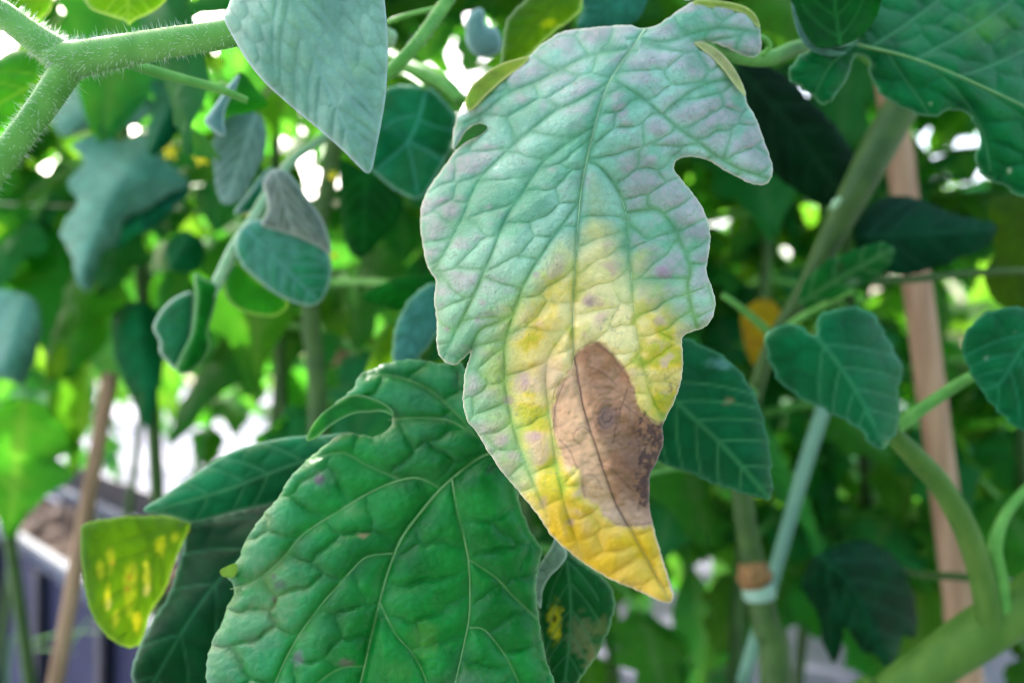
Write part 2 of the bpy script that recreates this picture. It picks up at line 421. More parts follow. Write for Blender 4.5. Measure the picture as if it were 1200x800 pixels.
# ------------------------------------------------------------------ the setting: ground
def structure(o): o['kind'] = 'structure'; return o
def sheet(name, x0, x1, y0, y1, z, n, m, mat, amp, sx, sy, seed):
    X, Y = np.meshgrid(np.linspace(x0, x1, n), np.linspace(y0, y1, m))
    Z = z + amp * (fbm(X / sx, Y / sy, seed, 3) - 0.5) + amp * 0.5 * np.abs(fbm(X / sx * 3, Y / sy * 0.8, seed + 5, 2) - 0.5)
    V = np.stack([X.ravel(), Y.ravel(), Z.ravel()], 1)
    i, j = np.meshgrid(np.arange(m - 1), np.arange(n - 1), indexing='ij')
    a = (i * n + j).ravel(); f = np.stack([a, a + 1, a + n + 1, a + n], 1)
    return mesh_obj(name, V, f, mat, None, (0, 0, 0))
V = np.array([(-300, -300, -0.05), (300, -300, -0.05), (300, 300, -0.05), (-300, 300, -0.05)])
M_earth = plain_mat('dry_earth', (120, 108, 90), (146, 134, 114), 3, 0.9, 0.5, 0.01)
structure(mesh_obj('ground', V, [(0, 1, 2, 3)], M_earth, None, (0, 0, 0)))
structure(sheet('mulch_film', -9, 9, -4, 14, 0.0, 260, 260, M_film, 0.05, 0.35, 0.9, 3))

M_shade_film = plain_mat('film_shade_grey', (70, 70, 88), (96, 96, 116), 5, 0.6, 0.6, 0.01, (1.0, 4.0, 1), 0.4)
structure(sheet('film_shade', -.12, 2.4, 1.25, 3.6, 0.034, 160, 120, M_shade_film, 0.03, 0.5, 0.25, 6))  # darker sheet laid over the mulch film, standing in for its shade

# ------------------------------------------------------------------ planter trough with grey side panels
def bar_geo(a, b, wd, ht):
    a = Vector(a); b = Vector(b); d = (b - a).normalized(); u = Vector((0, 0, 1))
    if abs(d.z) > 0.9: u = Vector((0.70, 0.71, 0))
    s_ = d.cross(u).normalized(); u = s_.cross(d).normalized()
    e = min(wd, ht) * 0.18; V = []; prof = []
    for sx, sy in ((1, 1), (-1, 1), (-1, -1), (1, -1)):
        q = [(sx * wd / 2, sy * (ht / 2 - e)), (sx * (wd / 2 - e), sy * ht / 2)]
        prof += q if sx * sy > 0 else q[::-1]
    for p in (a, b):
        for (px, py) in prof: V.append(p + s_ * px + u * py)
    n = len(prof); fs = [(k, (k + 1) % n, n + (k + 1) % n, n + k) for k in range(n)]
    fs += [tuple(range(n - 1, -1, -1)), tuple(range(n, 2 * n))]
    return np.array([list(v) for v in V]), fs
def bar(name, a, b, wd, ht, mat, parent): 
    V, f = bar_geo(a, b, wd, ht); return mesh_obj(name, V, f, mat, parent, smooth=False)
PD = Vector((0.70, -0.714, 0)).normalized(); PN = Vector((0.714, 0.70, 0)).normalized()
P0 = Vector((-0.955, 1.5, 0))
planter = thing('planter_trough', 'long trough with grey side panels, black posts and metal rails, holding dark soil', 'planter', (P0.x, P0.y, 0))
t0, t1, pw = -1.5, 1.05, 0.19
for off in (0, pw):
    a = P0 + PN * off + PD * t0; b = P0 + PN * off + PD * t1
    bar('rail', a + Vector((0, 0, 0.40)), b + Vector((0, 0, 0.40)), 0.022, 0.028, M_rail, planter)
    bar('lower_rail', a + Vector((0, 0, 0.06)), b + Vector((0, 0, 0.06)), 0.02, 0.03, M_post, planter)
    sg = -1 if off == 0 else 1; tt = t0; k = 0
    while tt < t1 - 0.05:
        te = min(tt + 0.30, t1)
        c0 = P0 + PN * (off - sg * 0.004) + PD * (tt + 0.012); c1 = P0 + PN * (off - sg * 0.004) + PD * (te - 0.012)
        bar('panel', c0 + Vector((0, 0, 0.225)), c1 + Vector((0, 0, 0.225)), 0.006, 0.30, M_panel, planter)
        q = P0 + PN * (off + sg * 0.006) + PD * tt
        bar('post', q + Vector((0, 0, 0.0)), q + Vector((0, 0, 0.383)), 0.028, 0.022, M_post, planter)
        tt = te
q = P0 + PN * (pw + 0.016)
bar('back_liner', q + PD * t0 + Vector((0, 0, 0.43)), q + PD * t1 + Vector((0, 0, 0.43)), 0.005, 0.07, M_post, planter)
n, m = 240, 24; Vs = []
U, W_ = np.meshgrid(np.linspace(t0, t1, n), np.linspace(0.014, pw - 0.014, m))
Zs = 0.372 + 0.022 * (fbm(U * 30, W_ * 30, 4, 4) - 0.5) + 0.02 * (noise(U * 70, W_ * 70, 8) > 0.7)
Vs = np.stack([P0.x + PD.x * U.ravel() + PN.x * W_.ravel(), P0.y + PD.y * U.ravel() + PN.y * W_.ravel(), Zs.ravel()], 1)
i, j = np.meshgrid(np.arange(m - 1), np.arange(n - 1), indexing='ij'); a = (i * n + j).ravel()
o = mesh_obj('soil', Vs, np.stack([a, a + 1, a + n + 1, a + n], 1), M_soil, planter); o['kind'] = 'stuff'

# ------------------------------------------------------------------ stakes
def cane(name, label, pts, mat, group, node_step=0.16):
    pts = [Vector(p) for p, r in pts], [r for p, r in pts]
    P_, R_ = pts
    L = (P_[-1] - P_[0]).length; n = int(L / 0.01); V_pts = []; rr = []
    for k in range(n + 1):
        t = k / n; p = P_[0].lerp(P_[-1], t); r = R_[0] + (R_[-1] - R_[0]) * t
        ph = ((t * L) % node_step) / node_step
        bulge = math.exp(-((ph - 0.5) * node_step / 0.005) ** 2)
        V_pts.append(p + Vector((0.003 * math.sin(t * L * 4), 0.002 * math.cos(t * L * 5), 0))); rr.append(r * (1 + 0.13 * bulge + 0.03 * math.sin(t * 40)))
    V, f = tube_geo(V_pts, rr, 14, 1)
    o = mesh_obj(name, V, f, mat, None, list(P_[0]))
    return tag(o, label, 'stake', group)
def ground_line(p, q):                    # carry the line q -> p on down to the ground
    d = p - q; return p + d * (p.z / -d.z)
p1, p0 = P(1055, 180, 0.56), P(1122, 740, 0.56); g = ground_line(p0, p1)
cane('bamboo_stake', 'thick pinkish bamboo stake standing behind the leaves of the right side', [(g, 0.0106), (p1 + (p1 - p0) * 0.8, 0.0090)], M_bamboo, 'bamboo stakes among the plants')
p1, p0 = P(124, 470, 0.66), P(62, 800, 0.66); g = ground_line(p0, p1)
cane('bamboo_stake', 'thin tan bamboo stake leaning in front of the planter trough', [(g, 0.0068), (p1 + (p1 - p0) * 0.1, 0.0060)], M_bamboo2, 'bamboo stakes among the plants')
p1, p0 = P(398, 435, 0.9), P(352, 520, 0.9); g = ground_line(p0, p1)
cane('bamboo_stake', 'short brown bamboo stake slanting above the notched lobe of the big dark green leaf', [(g, 0.012), (p1 + (p1 - p0) * 0.6, 0.011)], M_bamboo2, 'bamboo stakes among the plants')
o = px_tube('green_rod', [(968, 470, .56, 8.5), (945, 540, .56, 8.5), (925, 610, .56, 8), (905, 680, .56, 8), (870, 800, .56, 8)], M_rod, None, 12, 3)
tag(o, 'pale green plastic plant rod leaning between the grafted stem and the pink stake', 'rod')
V, f = tube_geo([P(-60, 236, .75), P(120, 243, .75), P(235, 247, .75), P(420, 240, .75)], [0.0012] * 4, 6, 4)
tag(mesh_obj('twine', V, f, M_twine, None), 'thin pale support twine stretched level across the blurred plants at left', 'twine')

# ------------------------------------------------------------------ tomato plants of the rows behind
def leaflet_geo(seed, L=0.1, W=0.034, nu=16, nv=9):
    r = random.Random(seed); ph = r.uniform(0, 6); lob = r.uniform(.10, .22); dr = r.uniform(.2, .75); fold = r.uniform(0.1, 0.55); tw = r.uniform(-.5, .5)
    V = []; C_ = []
    for i in range(nu + 1):
        u = i / nu; wd = W * max(0.03, math.sin(math.pi * min(1, u ** 0.72 * 0.985 + 0.012))) ** 0.85
        wd *= 1 + lob * math.sin(u * 19 + ph) + 0.5 * lob * math.sin(u * 31 + ph)
        for j in range(nv):
            v = -1 + 2 * j / (nv - 1)
            x = v * wd; y = u * L - abs(v) * 0.10 * L * (1 - u) * u * 3
            z = fold * abs(x) * (1 - 0.9 * abs(v)) - dr * L * (u ** 2) * 0.55 - 0.35 * abs(x) * abs(v) + 0.05 * L * math.sin(u * 13 + ph + 2 * v) * abs(v)
            z += 0.006 * math.cos((u * 7 - abs(v) * 1.4) * 2 * math.pi) * 0.35
            a = tw * u; x, z = x * math.cos(a) - z * math.sin(a), x * math.sin(a) + z * math.cos(a)
            V.append((x, y, z))
            vv = max(math.exp(-(v / .07) ** 2), 0.5 * max(0, math.cos((u * 7 - abs(v) * 1.4) * 2 * math.pi)) ** 8)
            k = 0.85 + 0.3 * r.random()
            C_.append(tuple(lin((30, 116, 44)) * k * (1 - vv * .6) + lin((72, 128, 70)) * vv * .6))
    fs = [(i * nv + j, i * nv + j + 1, (i + 1) * nv + j + 1, (i + 1) * nv + j) for i in range(nu) for j in range(nv - 1)]
    return np.array(V), fs, np.array(C_)
def raw_mesh(name, V, fs, mat, col=None):
    me = bpy.data.meshes.new(name); me.from_pydata([tuple(v) for v in V], [], fs)
    me.polygons.foreach_set('use_smooth', np.ones(len(me.polygons), bool))
    if col is not None:
        a = me.attributes.new('Col', 'FLOAT_COLOR', 'POINT'); c4 = np.ones((len(V), 4), np.float32); c4[:, :3] = col
        a.data.foreach_set('color', c4.ravel())
    me.materials.append(mat); return me
LEAFLETS = [raw_mesh('leaflet', *leaflet_geo(s)[:2], M_bg, leaflet_geo(s)[2]) for s in range(10)]
def rachis_pts(L, droop, n=8):
    return [Vector((0, L * (k / n) * (1 - 0.25 * droop * (k / n) ** 2), 0.10 * L * math.sin(k / n * 2.2) - droop * L * 0.75 * (k / n) ** 2)) for k in range(n + 1)]
RACH = []
for s in range(5):
    pts = rachis_pts(0.24, 0.35 + 0.18 * s)
    V, fs = tube_geo(pts, np.linspace(0.0035, 0.0012, len(pts)), 6, 1)
    me = bpy.data.meshes.new('leaf'); me.from_pydata([tuple(v) for v in V], [], fs); me.materials.append(M_stem)
    me.polygons.foreach_set('use_smooth', np.ones(len(me.polygons), bool))
    RACH.append((me, pts))
def leaflet_slots(pts, r):
    sl_ = []; n = len(pts) - 1
    for t, sc in ((0.34, .62), (0.6, .85), (0.83, .8)):
        p = pts[int(t * n)]; d = (pts[int(t * n) + 1] - p).normalized()
        for s_ in (-1, 1):
            sl_.append((p, math.atan2(-d.x, d.y) - s_ * math.radians(r.uniform(48, 78)), math.atan2(d.z, math.hypot(d.x, d.y)) * .6 - r.uniform(.0, .5), s_ * r.uniform(-.1, .5), sc * r.uniform(.8, 1.2)))
    d = (pts[-1] - pts[-2]).normalized()
    sl_.append((pts[-1], r.uniform(-.3, .3), math.atan2(d.z, math.hypot(d.x, d.y)), r.uniform(-.4, .4), r.uniform(1.05, 1.35)))
    return sl_
def basis(p, az, pit, roll, sc):
    return Matrix.Translation(p) @ Euler((pit, roll, az), 'XYZ').to_matrix().to_4x4() @ Matrix.Scale(sc, 4)
def joined_leaf(seed):                    # far plants: one mesh per leaf
    r = random.Random(seed); me, pts = RACH[seed % 5]; VV = []; FF = []; CC = []
    V, fs = tube_geo(pts, np.linspace(0.0035, 0.0012, len(pts)), 5, 1); VV.append(V); FF += fs; CC.append(np.tile(lin((100, 150, 84)), (len(V), 1))); b0 = len(V)
    for sl_ in leaflet_slots(pts, r):
        V, fs, c = leaflet_geo(r.randrange(10), nu=9, nv=5); M = np.array(basis(*sl_))
        VV.append(V @ M[:3, :3].T + M[:3, 3]); FF += [tuple(b0 + k for k in f) for f in fs]; CC.append(c); b0 += len(V)
    return raw_mesh('leaf', np.vstack(VV), FF, M_bg, np.vstack(CC))
FAR = [joined_leaf(s) for s in range(8)]
def dress(root, spine, r, z0, z1, step, scale=1.0, far=False, skip=None, az0=None):
    """compound leaves up the stem: leaf > leaflets"""
    z = z0; az = r.uniform(0, 6.28)
    while z < z1:
        k = min(range(len(spine)), key=lambda i: abs(spine[i].z - z)); p = spine[k]
        az += 2.4 + r.uniform(-.4, .4); top = (z - z0) / max(z1 - z0, .01); sc = scale * r.uniform(.8, 1.15) * (1 - 0.35 * top ** 3)
        wp = Vector(p); d = Vector((-math.sin(az), math.cos(az), 0))
        z += step * r.uniform(.8, 1.2)
        if skip and skip(wp, d * 0.26 * sc): continue
        pit = r.uniform(-.05, .5) - .3 * (1 - top)
        if far:
            o = bpy.data.objects.new('leaf', FAR[r.randrange(8)]); COL.objects.link(o); o.parent = root
            o.matrix_basis = basis(wp - WORLD[root.name], az, pit, r.uniform(-.3, .3), sc); continue
        me, pts = RACH[r.randrange(5)]
        o = bpy.data.objects.new('leaf', me); COL.objects.link(o); o.parent = root
        o.matrix_basis = basis(wp - WORLD[root.name], az, pit, r.uniform(-.3, .3), sc)
        for sl_ in leaflet_slots(pts, r):
            c = bpy.data.objects.new('leaflet', LEAFLETS[r.randrange(10)]); COL.objects.link(c); c.parent = o
            c.matrix_basis = basis(*sl_)
def clear_of_lens(p, d):                  # leaves keep out of the air between the lens and the near leaves
    for t in (.35, .7, 1.0, 1.35):
        q = p + d * t
        if q.y < 0.50 and abs(q.x) < 0.75 * max(q.y, 0.05) + 0.12 and abs(q.z - CZ) < 0.46 * max(q.y, 0.05) + 0.13: return True
    return False
def row_plant(label, x, y, h, seed, z0=0.2, step=0.042, scale=1.08, far=False, group='tomato plants of the rows behind', lean=(0, 0), skip=clear_of_lens, z1=None):
    r = random.Random(seed)
    root = thing('tomato_plant', label, 'tomato plant', (x, y, 0), group)
    sp = [Vector((x + lean[0] * t + 0.03 * math.sin(t * 5 + seed), y + lean[1] * t + 0.03 * math.cos(t * 4 + seed), t * h)) for t in np.linspace(0, 1, 26)]
    tube('stem', sp, np.linspace(0.0085, 0.003, len(sp)), M_stemd, root, 8, 1, origin=(x, y, 0))
    dress(root, sp, r, z0, h, step, scale, far, skip)
    return root
ROW = [  # label, x, y, height, seed, lowest leaf
    ('dark leafy tomato plant straight behind the pink bamboo stake', .36, .86, 1.6, 1, .55),
    ('tomato plant at the far right edge behind the round green leaf', .60, .82, 1.6, 2, .5),
    ('tomato plant in the dark gap right of the brown blighted tip', .14, .92, 1.6, 3, .6),
    ('shaded tomato plant between the green rod and the yellow leaf', .22, .70, 1.55, 4, .55),
    ('tomato plant behind the upper edge of the pale purple mottled leaf', -.02, .80, 1.6, 5, .62),
    ('blurred tomato plant with blue green leaves under the hairy forked stem', -.36, .74, 1.55, 6, .9),
    ('blurred tomato plant with drooping leaves at the left edge above the twine', -.56, .90, 1.3, 7, .98),
    ('tomato plant in the dark hollow behind the curled young sprig', -.20, .80, 1.6, 8, .78),
    ('tall leafy tomato plant behind the top right leaf', .48, .72, 1.65, 9, .70),
    ('leafy tomato plant at the far left edge, left of the tan stake', -.64, .72, 1.35, 11, .96),
    ('tomato plant right behind the blighted leaf, filling the shade below its notch', .03, .68, 1.6, 10, .5),  # added to block sun on the lower right stem and fill the hollow
]
ROWS = [row_plant(lab, x, y, hh, sd, z0) for lab, x, y, hh, sd, z0 in ROW]
SECOND = [
    ('dense tomato plant in the shade left of the green rod', .06, 1.12, 1.7, 61, .55),
    ('dense tomato plant in the shade beyond the pink bamboo stake', .38, 1.05, 1.5, 62, .55),
    ('dense tomato plant in the shade beyond the right edge leaf', .66, 1.02, 1.5, 63, .55),
    ('dense tomato plant in the shade right of the diagonal stem', .23, 1.15, 1.5, 64, .55),
    ('dense tomato plant in the shade behind the top of the pale leaf', -.12, 1.15, 1.75, 65, .68),
    ('blurred tomato plant behind the curled sprig and the short brown stake', -.34, 1.25, 1.75, 66, .72),
    ('blurred tomato plant left of the curled sprig, over the white film', -.58, 1.2, 1.25, 67, .76),
    ('blurred tomato plant at the left edge beyond the twine', -.84, 1.3, 1.25, 68, .78),
    ('dense tomato plant in the far right shade behind the stem fork', .88, 1.1, 1.5, 69, .55),
    ('shaded tomato plant showing between the stake and the right edge', .53, 1.2, 1.5, 70, .55),
]
for lab, x, y, hh, sd, z0 in SECOND: row_plant(lab, x, y, hh, sd, z0, .045 if x < .2 else .06, 1.15, True)
FARROW = [(-1.55, 2.5, 1.3), (-.95, 2.9, 1.3), (-.35, 2.1, 1.3), (.18, 2.0, 1.05), (.45, 2.1, 1.1), (.75, 1.95, 1.05), (1.05, 2.05, 1.1), (1.4, 2.0, 1.1), (-.05, 2.6, 1.3), (.7, 2.8, 1.3), (1.5, 2.9, 1.3), (.3, 2.7, 1.25), (1.1, 2.8, 1.3),
          (-2.9, 4.6, 1.7), (-2.1, 5.0, 1.6), (-1.3, 5.0, 1.7), (-.5, 4.8, 1.7), (.4, 4.6, 1.7), (1.4, 4.8, 1.7), (2.5, 4.9, 1.7), (-3.6, 7.5, 2.1), (-2.6, 8, 2.1), (-1.5, 7.8, 2.1), (-.5, 8, 2.1), (.6, 7.7, 2.1), (-4.8, 7.6, 2.1), (1.8, 8, 2.1), (3.2, 8, 2.1), (-1.9, 3.6, 1.5), (-.7, 3.7, 1.5), (-1.2, 2.2, 1.2)]
def FAR_WHERE(x, y):
    u = 600 + x / y * F
    side = ['beyond the left edge leaves', 'beyond the tan stake', 'beyond the hanging sprig', 'behind the short brown stake', 'behind the pale leaf margin', 'behind the pale leaf tip',
            'behind the grafted stem', 'behind the green rod', 'left of the pink stake', 'behind the pink stake', 'beyond the right edge'][int(np.searchsorted([20, 170, 320, 450, 600, 760, 880, 960, 1050, 1160], u))]
    return ('nearest' if y < 2.03 else 'near' if y < 2.3 else 'middle' if y < 2.75 else 'farther' if y < 3.4 else 'distant' if y < 4.3 else 'far off' if y < 6 else 'farthest') + ' blurred tomato plant of the back rows ' + side
for k, (x, y, hh) in enumerate(FARROW):
    row_plant(FAR_WHERE(x, y), x, y, hh, 40 + k, .32 if x > .1 else .5, .05, 1.2 + .04 * y, True, 'distant tomato plants seen through the gaps')

# ------------------------------------------------------------------ plant 1: the grafted plant that bears the blighted leaf
GR = 'tomato plants of the front row'
base = P(908, 810, .5); base.z = 0
A = thing('tomato_plant', 'grafted tomato plant bearing the big pale leaf with a brown blight spot', 'tomato plant', base, GR)
st = [base, base + Vector((.0, .0, .28))] + [P(x, y, d) for x, y, d in ((910, 810, .5), (897, 730, .5), (884, 665, .5), (872, 600, .49), (868, 540, .48), (882, 470, .46), (905, 402, .44), (940, 345, .43), (968, 290, .425), (1004, 222, .42), (1036, 160, .42), (1066, 105, .42), (1090, 20, .43), (1100, -120, .45), (1100, -420, .48))]
rr = [.0105, .0105] + [r * .46 / F for r in (20, 18, 14.5, 13, 12, 9.5, 8.5, 10, 13, 17, 19, 18, 16, 14, 10)]
tube('stem', st, rr, M_stemd, A, 14, 6, origin=base)
p = P(885, 676, .5); V, f = tube_geo([p + Vector((-.003, 0, .010)), p + Vector((-.001, -.001, .004)), p, p + Vector((.001, 0, -.004)), p + Vector((.002, 0, -.009))], [.0078, .0094, .0108, .0096, .0085], 16, 5)
V += (np.random.RandomState(3).rand(*V.shape) - .5) * .0014
mesh_obj('graft_knot', V, f, M_graft, A)
p = P(889, 692, .5); V, f = tube_geo([p + Vector((-.001, 0, .0042)), p + Vector((0, 0, .001)), p + Vector((.001, 0, -.0042))], [.0098, .0104, .0099], 18, 3)
mesh_obj('graft_clip', V, f, M_clip, A)
px_tube('bud_scar', [(985, 232, .412, 2), (979, 238, .411, 5), (975, 246, .41, 2)], M_veinp, A, 8, 3)

# ---- the blighted leaf
MO = [(752, 34), (768, 31), (785, 20), (800, 10), (814, 2), (826, 2), (845, 5), (866, 9), (880, 17), (889, 30), (892, 48), (890, 62), (882, 67), (868, 64), (852, 56), (838, 51), (824, 49), (813, 51), (822, 55), (835, 62), (850, 72), (862, 88), (872, 103), (875, 120), (885, 137), (895, 165), (905, 195), (902, 212), (890, 217), (875, 213), (850, 200), (830, 188),
      (812, 184), (797, 185), (791, 191), (790, 200), (800, 213), (812, 228), (822, 242), (830, 262), (832, 285), (829, 305), (828, 320), (835, 340), (838, 360), (832, 377), (820, 386), (806, 390), (799, 397), (800, 420), (798, 445),
      (790, 470), (779, 492), (776, 503), (777, 520), (769, 540), (762, 555), (760, 580), (762, 600), (765, 615), (770, 635), (778, 660), (785, 685), (789, 699), (783, 706), (765, 700), (745, 690), (720, 680),
      (690, 663), (665, 644), (645, 625), (630, 602), (612, 580), (595, 560), (580, 540), (570, 525), (558, 505), (547, 490), (543, 467), (545, 440), (549, 424), (553, 410), (543, 420), (534, 427), (523, 425), (515, 416), (512, 400), (512, 374), (509, 350), (511, 331), (508, 323),
      (501, 311), (496, 290), (493, 261), (495, 238), (506, 216), (523, 193), (540, 170), (556, 160), (569, 149), (558, 146), (545, 155), (536, 169), (531, 176), (531, 157), (537, 135), (545, 120), (552, 105), (566, 91), (583, 79), (603, 72), (618, 68),
      (628, 58), (644, 46), (662, 37), (688, 34), (715, 31), (738, 30)]
MID = [(757, 34), (738, 60), (716, 93), (704, 122), (695, 156), (686, 195), (680, 232), (676, 280), (673, 330), (671, 375), (672, 410), (675, 440), (682, 470), (690, 500), (700, 530), (710, 560), (722, 590), (740, 622), (762, 662), (786, 706)]
LL = [[(735, 58), (688, 67), (655, 83), (627, 97), (594, 111), (570, 130), (535, 150)],
      [(712, 98), (682, 116), (644, 135), (611, 163), (592, 180), (561, 212), (545, 250), (530, 280), (518, 302), (500, 330)],
      [(696, 149), (666, 168), (638, 190), (622, 212), (608, 234), (592, 258), (578, 294), (567, 319), (556, 346), (542, 374), (526, 407), (515, 430)],
      [(676, 240), (655, 269), (636, 297), (616, 330), (603, 366), (593, 399), (592, 437), (594, 462), (602, 500), (614, 537), (630, 575), (645, 610), (660, 650)],
      [(603, 368), (585, 378), (564, 386), (553, 407), (545, 440), (535, 470)],
      [(671, 378), (655, 400), (643, 420), (640, 450), (645, 490), (650, 530), (660, 580), (668, 610), (690, 670)],
      [(718, 94), (746, 111), (776, 135), (797, 153), (815, 165), (850, 190), (885, 205), (920, 215)],
      [(776, 135), (790, 122), (815, 105), (845, 95), (890, 90)],
      [(752, 46), (780, 50), (812, 40), (850, 34), (900, 42)],
      [(688, 190), (700, 194), (712, 206), (725, 226), (733, 250), (736, 291), (740, 326), (743, 365), (750, 409), (756, 440), (768, 475), (800, 530)],
      [(733, 250), (752, 247), (772, 248), (790, 268), (802, 295), (809, 320), (806, 340), (820, 400)]]
LES = [(668, 433), (672, 420), (681, 408), (693, 402), (705, 402), (717, 412), (730, 430), (740, 448), (746, 467), (755, 483), (765, 493), (778, 499), (800, 510), (800, 560), (790, 600), (772, 617), (765, 613), (746, 617), (722, 615), (709, 605), (699, 591), (684, 582), (680, 561),
       (677, 549), (664, 543), (656, 533), (651, 512), (648, 483), (649, 465), (655, 448)]
LESc = catmull(LES, 4)
def mbend(x, y, dm, side):
    z = 0.004 * np.exp(-dm / 7) * 0.35
    left = side * np.sign(1)                       # the two halves fall away from the midrib
    z = z + np.where(x < np.interp(y, [p[1] for p in MID], [p[0] for p in MID]), 0.0115, 0.006) * (dm / 100) ** 1.35
    z = z + 0.00002 * np.clip(150 - y, 0, 200) ** 1.25 * 0.6
    z = z + 0.0022 * np.sin(x / 47 + y / 61) - 0.0016 * np.sin(y / 38 - x / 90)
    return z
B1 = Blade(MO, 0.222, (0.0, -0.0095), MID, LL, None, 3, 1.35, 0.0025, (50, 26, math.radians(-24)), 9.0, mbend, 0.0030, 7, 11, ser=.8)
def main_colour(x, y, R):
    n1 = fbm(x / 60, y / 60, 1, 3); n2 = fbm(x / 26, y / 26, 2, 3); n3 = fbm(x / 7, y / 7, 3, 3); p = R['p']
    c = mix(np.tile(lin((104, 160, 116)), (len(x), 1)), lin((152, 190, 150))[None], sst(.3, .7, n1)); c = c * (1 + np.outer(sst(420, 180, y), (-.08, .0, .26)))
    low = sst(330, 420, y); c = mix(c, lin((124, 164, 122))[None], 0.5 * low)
    cell = h2(R['idx'].astype(np.int64), R['idx'].astype(np.int64) * 0 + 5, 4)
    edge = 1 - sst(20, 130, R['de']); right = sst(700, 740, x)
    pw = sst(.44, .68, .66 * fbm(x / 34, y / 22, 2, 3) + .22 * fbm(x / 14, y / 9, 12, 2) + .16 * edge + .10 * right - .05 - .12 * sst(360, 150, y) * sst(700, 620, x) * (1 - edge)) * (.35 + .65 * sst(.1, .6, p)) * (.6 + .4 * R['f'])
    c = mix(c, lin((180, 146, 162))[None], .66 * pw)
    gw = 1 - sst(.05, .36, p)
    gcol = mix(np.tile(lin((74, 142, 98)), (len(x), 1)), lin((92, 142, 50))[None], np.clip(sst(260, 380, y) + .6 * sst(700, 760, x) * sst(120, 220, y), 0, 1) * sst(.3, .6, n1)); c = c + (gcol - c) * np.clip(.46 * gw + .3 * R['gr'], 0, .75)[:, None]; c = c * (.9 + .13 * R['f'])[:, None]
    # yellowing round the blight
    xl = np.interp(y, [255, 285, 310, 340, 370, 400, 440, 500, 540, 570, 610, 640], [686, 672, 662, 634, 612, 604, 600, 612, 622, 618, 600, 560])
    xr = np.interp(y, [255, 285, 320, 350, 375, 400, 430, 700], [704, 734, 742, 752, 778, 815, 850, 900])
    yw = sst(-42, 36, np.minimum(x - xl, xr - x) + 46 * (n2 - .5) + 20 * (n1 - .5) + 26 * (p - .6) - 46 * sst(300, 205, y))
    pale = sst(0, 1, 1 - np.abs(x - 705) / 80) * (1 - sst(400, 470, y)) + .5 * sst(560, 620, x) * (1 - sst(.4, .6, n2))
    yc = mix(np.tile(lin((222, 184, 32)), (len(x), 1)), lin((236, 214, 146))[None], np.clip(pale, 0, 1))
    yc = mix(yc, lin((148, 168, 44))[None], (.55 * sst(.5, .66, n2) + .5 * gw) * (1 - sst(560, 620, y)) * (1 - .6 * np.clip(pale, 0, 1)))
    yc = yc * (.92 + .1 * R['f'])[:, None]; yc = mix(yc, lin((206, 164, 30))[None], sst(560, 630, y) * .7)
    blush = sst(.5, .72, .9 * fbm(x / 19, y / 19, 21, 2) + .1 * cell) * sst(.35, .65, p) * (1 - sst(590, 640, y))
    yc = mix(yc, lin((204, 164, 138))[None], .75 * blush)
    c = mix(c, lin((150, 174, 84))[None], .5 * sst(-60, -4, np.minimum(x - xl, xr - x) + 40 * (n2 - .5)) * sst(300, 345, y))
    c = mix(c, yc, yw)
    # dull purple freckles
    for sx, sy, r in ((772, 376, 6), (612, 440, 8), (596, 470, 6), (588, 515, 7), (602, 535, 8), (637, 588, 6), (668, 612, 5), (690, 355, 6), (781, 322, 9), (775, 318, 7), (566, 354, 5), (560, 374, 3), (524, 386, 3), (629, 322, 4), (616, 452, 7), (628, 512, 8)):
        d = np.hypot(x - sx, (y - sy) * 1.1) / r + 1.3 * (n3 - .5)
        c = mix(c, lin((160, 122, 138))[None], .5 * (1 - sst(.2, 1.6, d)))
    spk = sst(.68, .76, fbm(x / 3.4, y / 3.4, 31, 2)) * sst(.5, .62, n1)
    c = mix(c, lin((110, 120, 100))[None], .35 * spk)
    # the blight spot
    dl, _, _, _ = polydist(x, y, LESc, True); ins = inside(x, y, LESc); sd = np.where(ins, dl, -dl)
    lw = sst(-3.0, 3.0, sd + 7 * (n3 - .5) + 5 * (n2 - .5)); c = mix(c, lin((214, 182, 130))[None], .6 * np.exp(-np.clip(-sd, 0, 99) / 5) * sst(.3, .6, n2))
    mx = np.interp(y, MIDc[:, 1], MIDc[:, 0])
    b = mix(np.tile(lin((200, 156, 116)), (len(x), 1)), lin((152, 102, 70))[None], sst(-14, 20, x - mx + 44 * (n2 - .5)) * .85)
    b = mix(b, lin((122, 78, 58))[None], .5 * sst(.42, .72, fbm(x / 24, y / 30, 44, 4)) * sst(695, 735, x))
    b = mix(b, lin((190, 158, 134))[None], .5 * sst(575, 610, y + 20 * (n2 - .5)) + .18 * sst(.5, .72, fbm(x / 20, y / 20, 47, 3)))
    b = b * (0.74 + .4 * n3)[:, None] * (1 - .3 * sst(-10, 40, x - mx) * sst(460, 520, y) * (1 - sst(585, 612, y)))[:, None]
    wx = x + 9 * (n2 - .5); wy = y + 9 * (fbm(x / 26, y / 26, 8, 3) - .5)
    rr_ = np.hypot((wx - 712) * 1.22, wy - 488) + 6 * (fbm(x / 14, y / 14, 77, 3) - .5)
    ring = (.5 + .5 * np.cos(rr_ * 2 * math.pi / 6.6)) ** 2 * (1 - sst(14, 26, rr_)) * sst(2, 4, rr_) + .35 * np.exp(-((rr_ - 33) / 1.5) ** 2)
    b = mix(b, lin((112, 90, 82))[None], .65 * (1 - sst(9, 19, rr_)))
    b = mix(b, lin((92, 66, 62))[None], np.clip(.8 * ring * sst(.28, .56, n3), 0, 1))
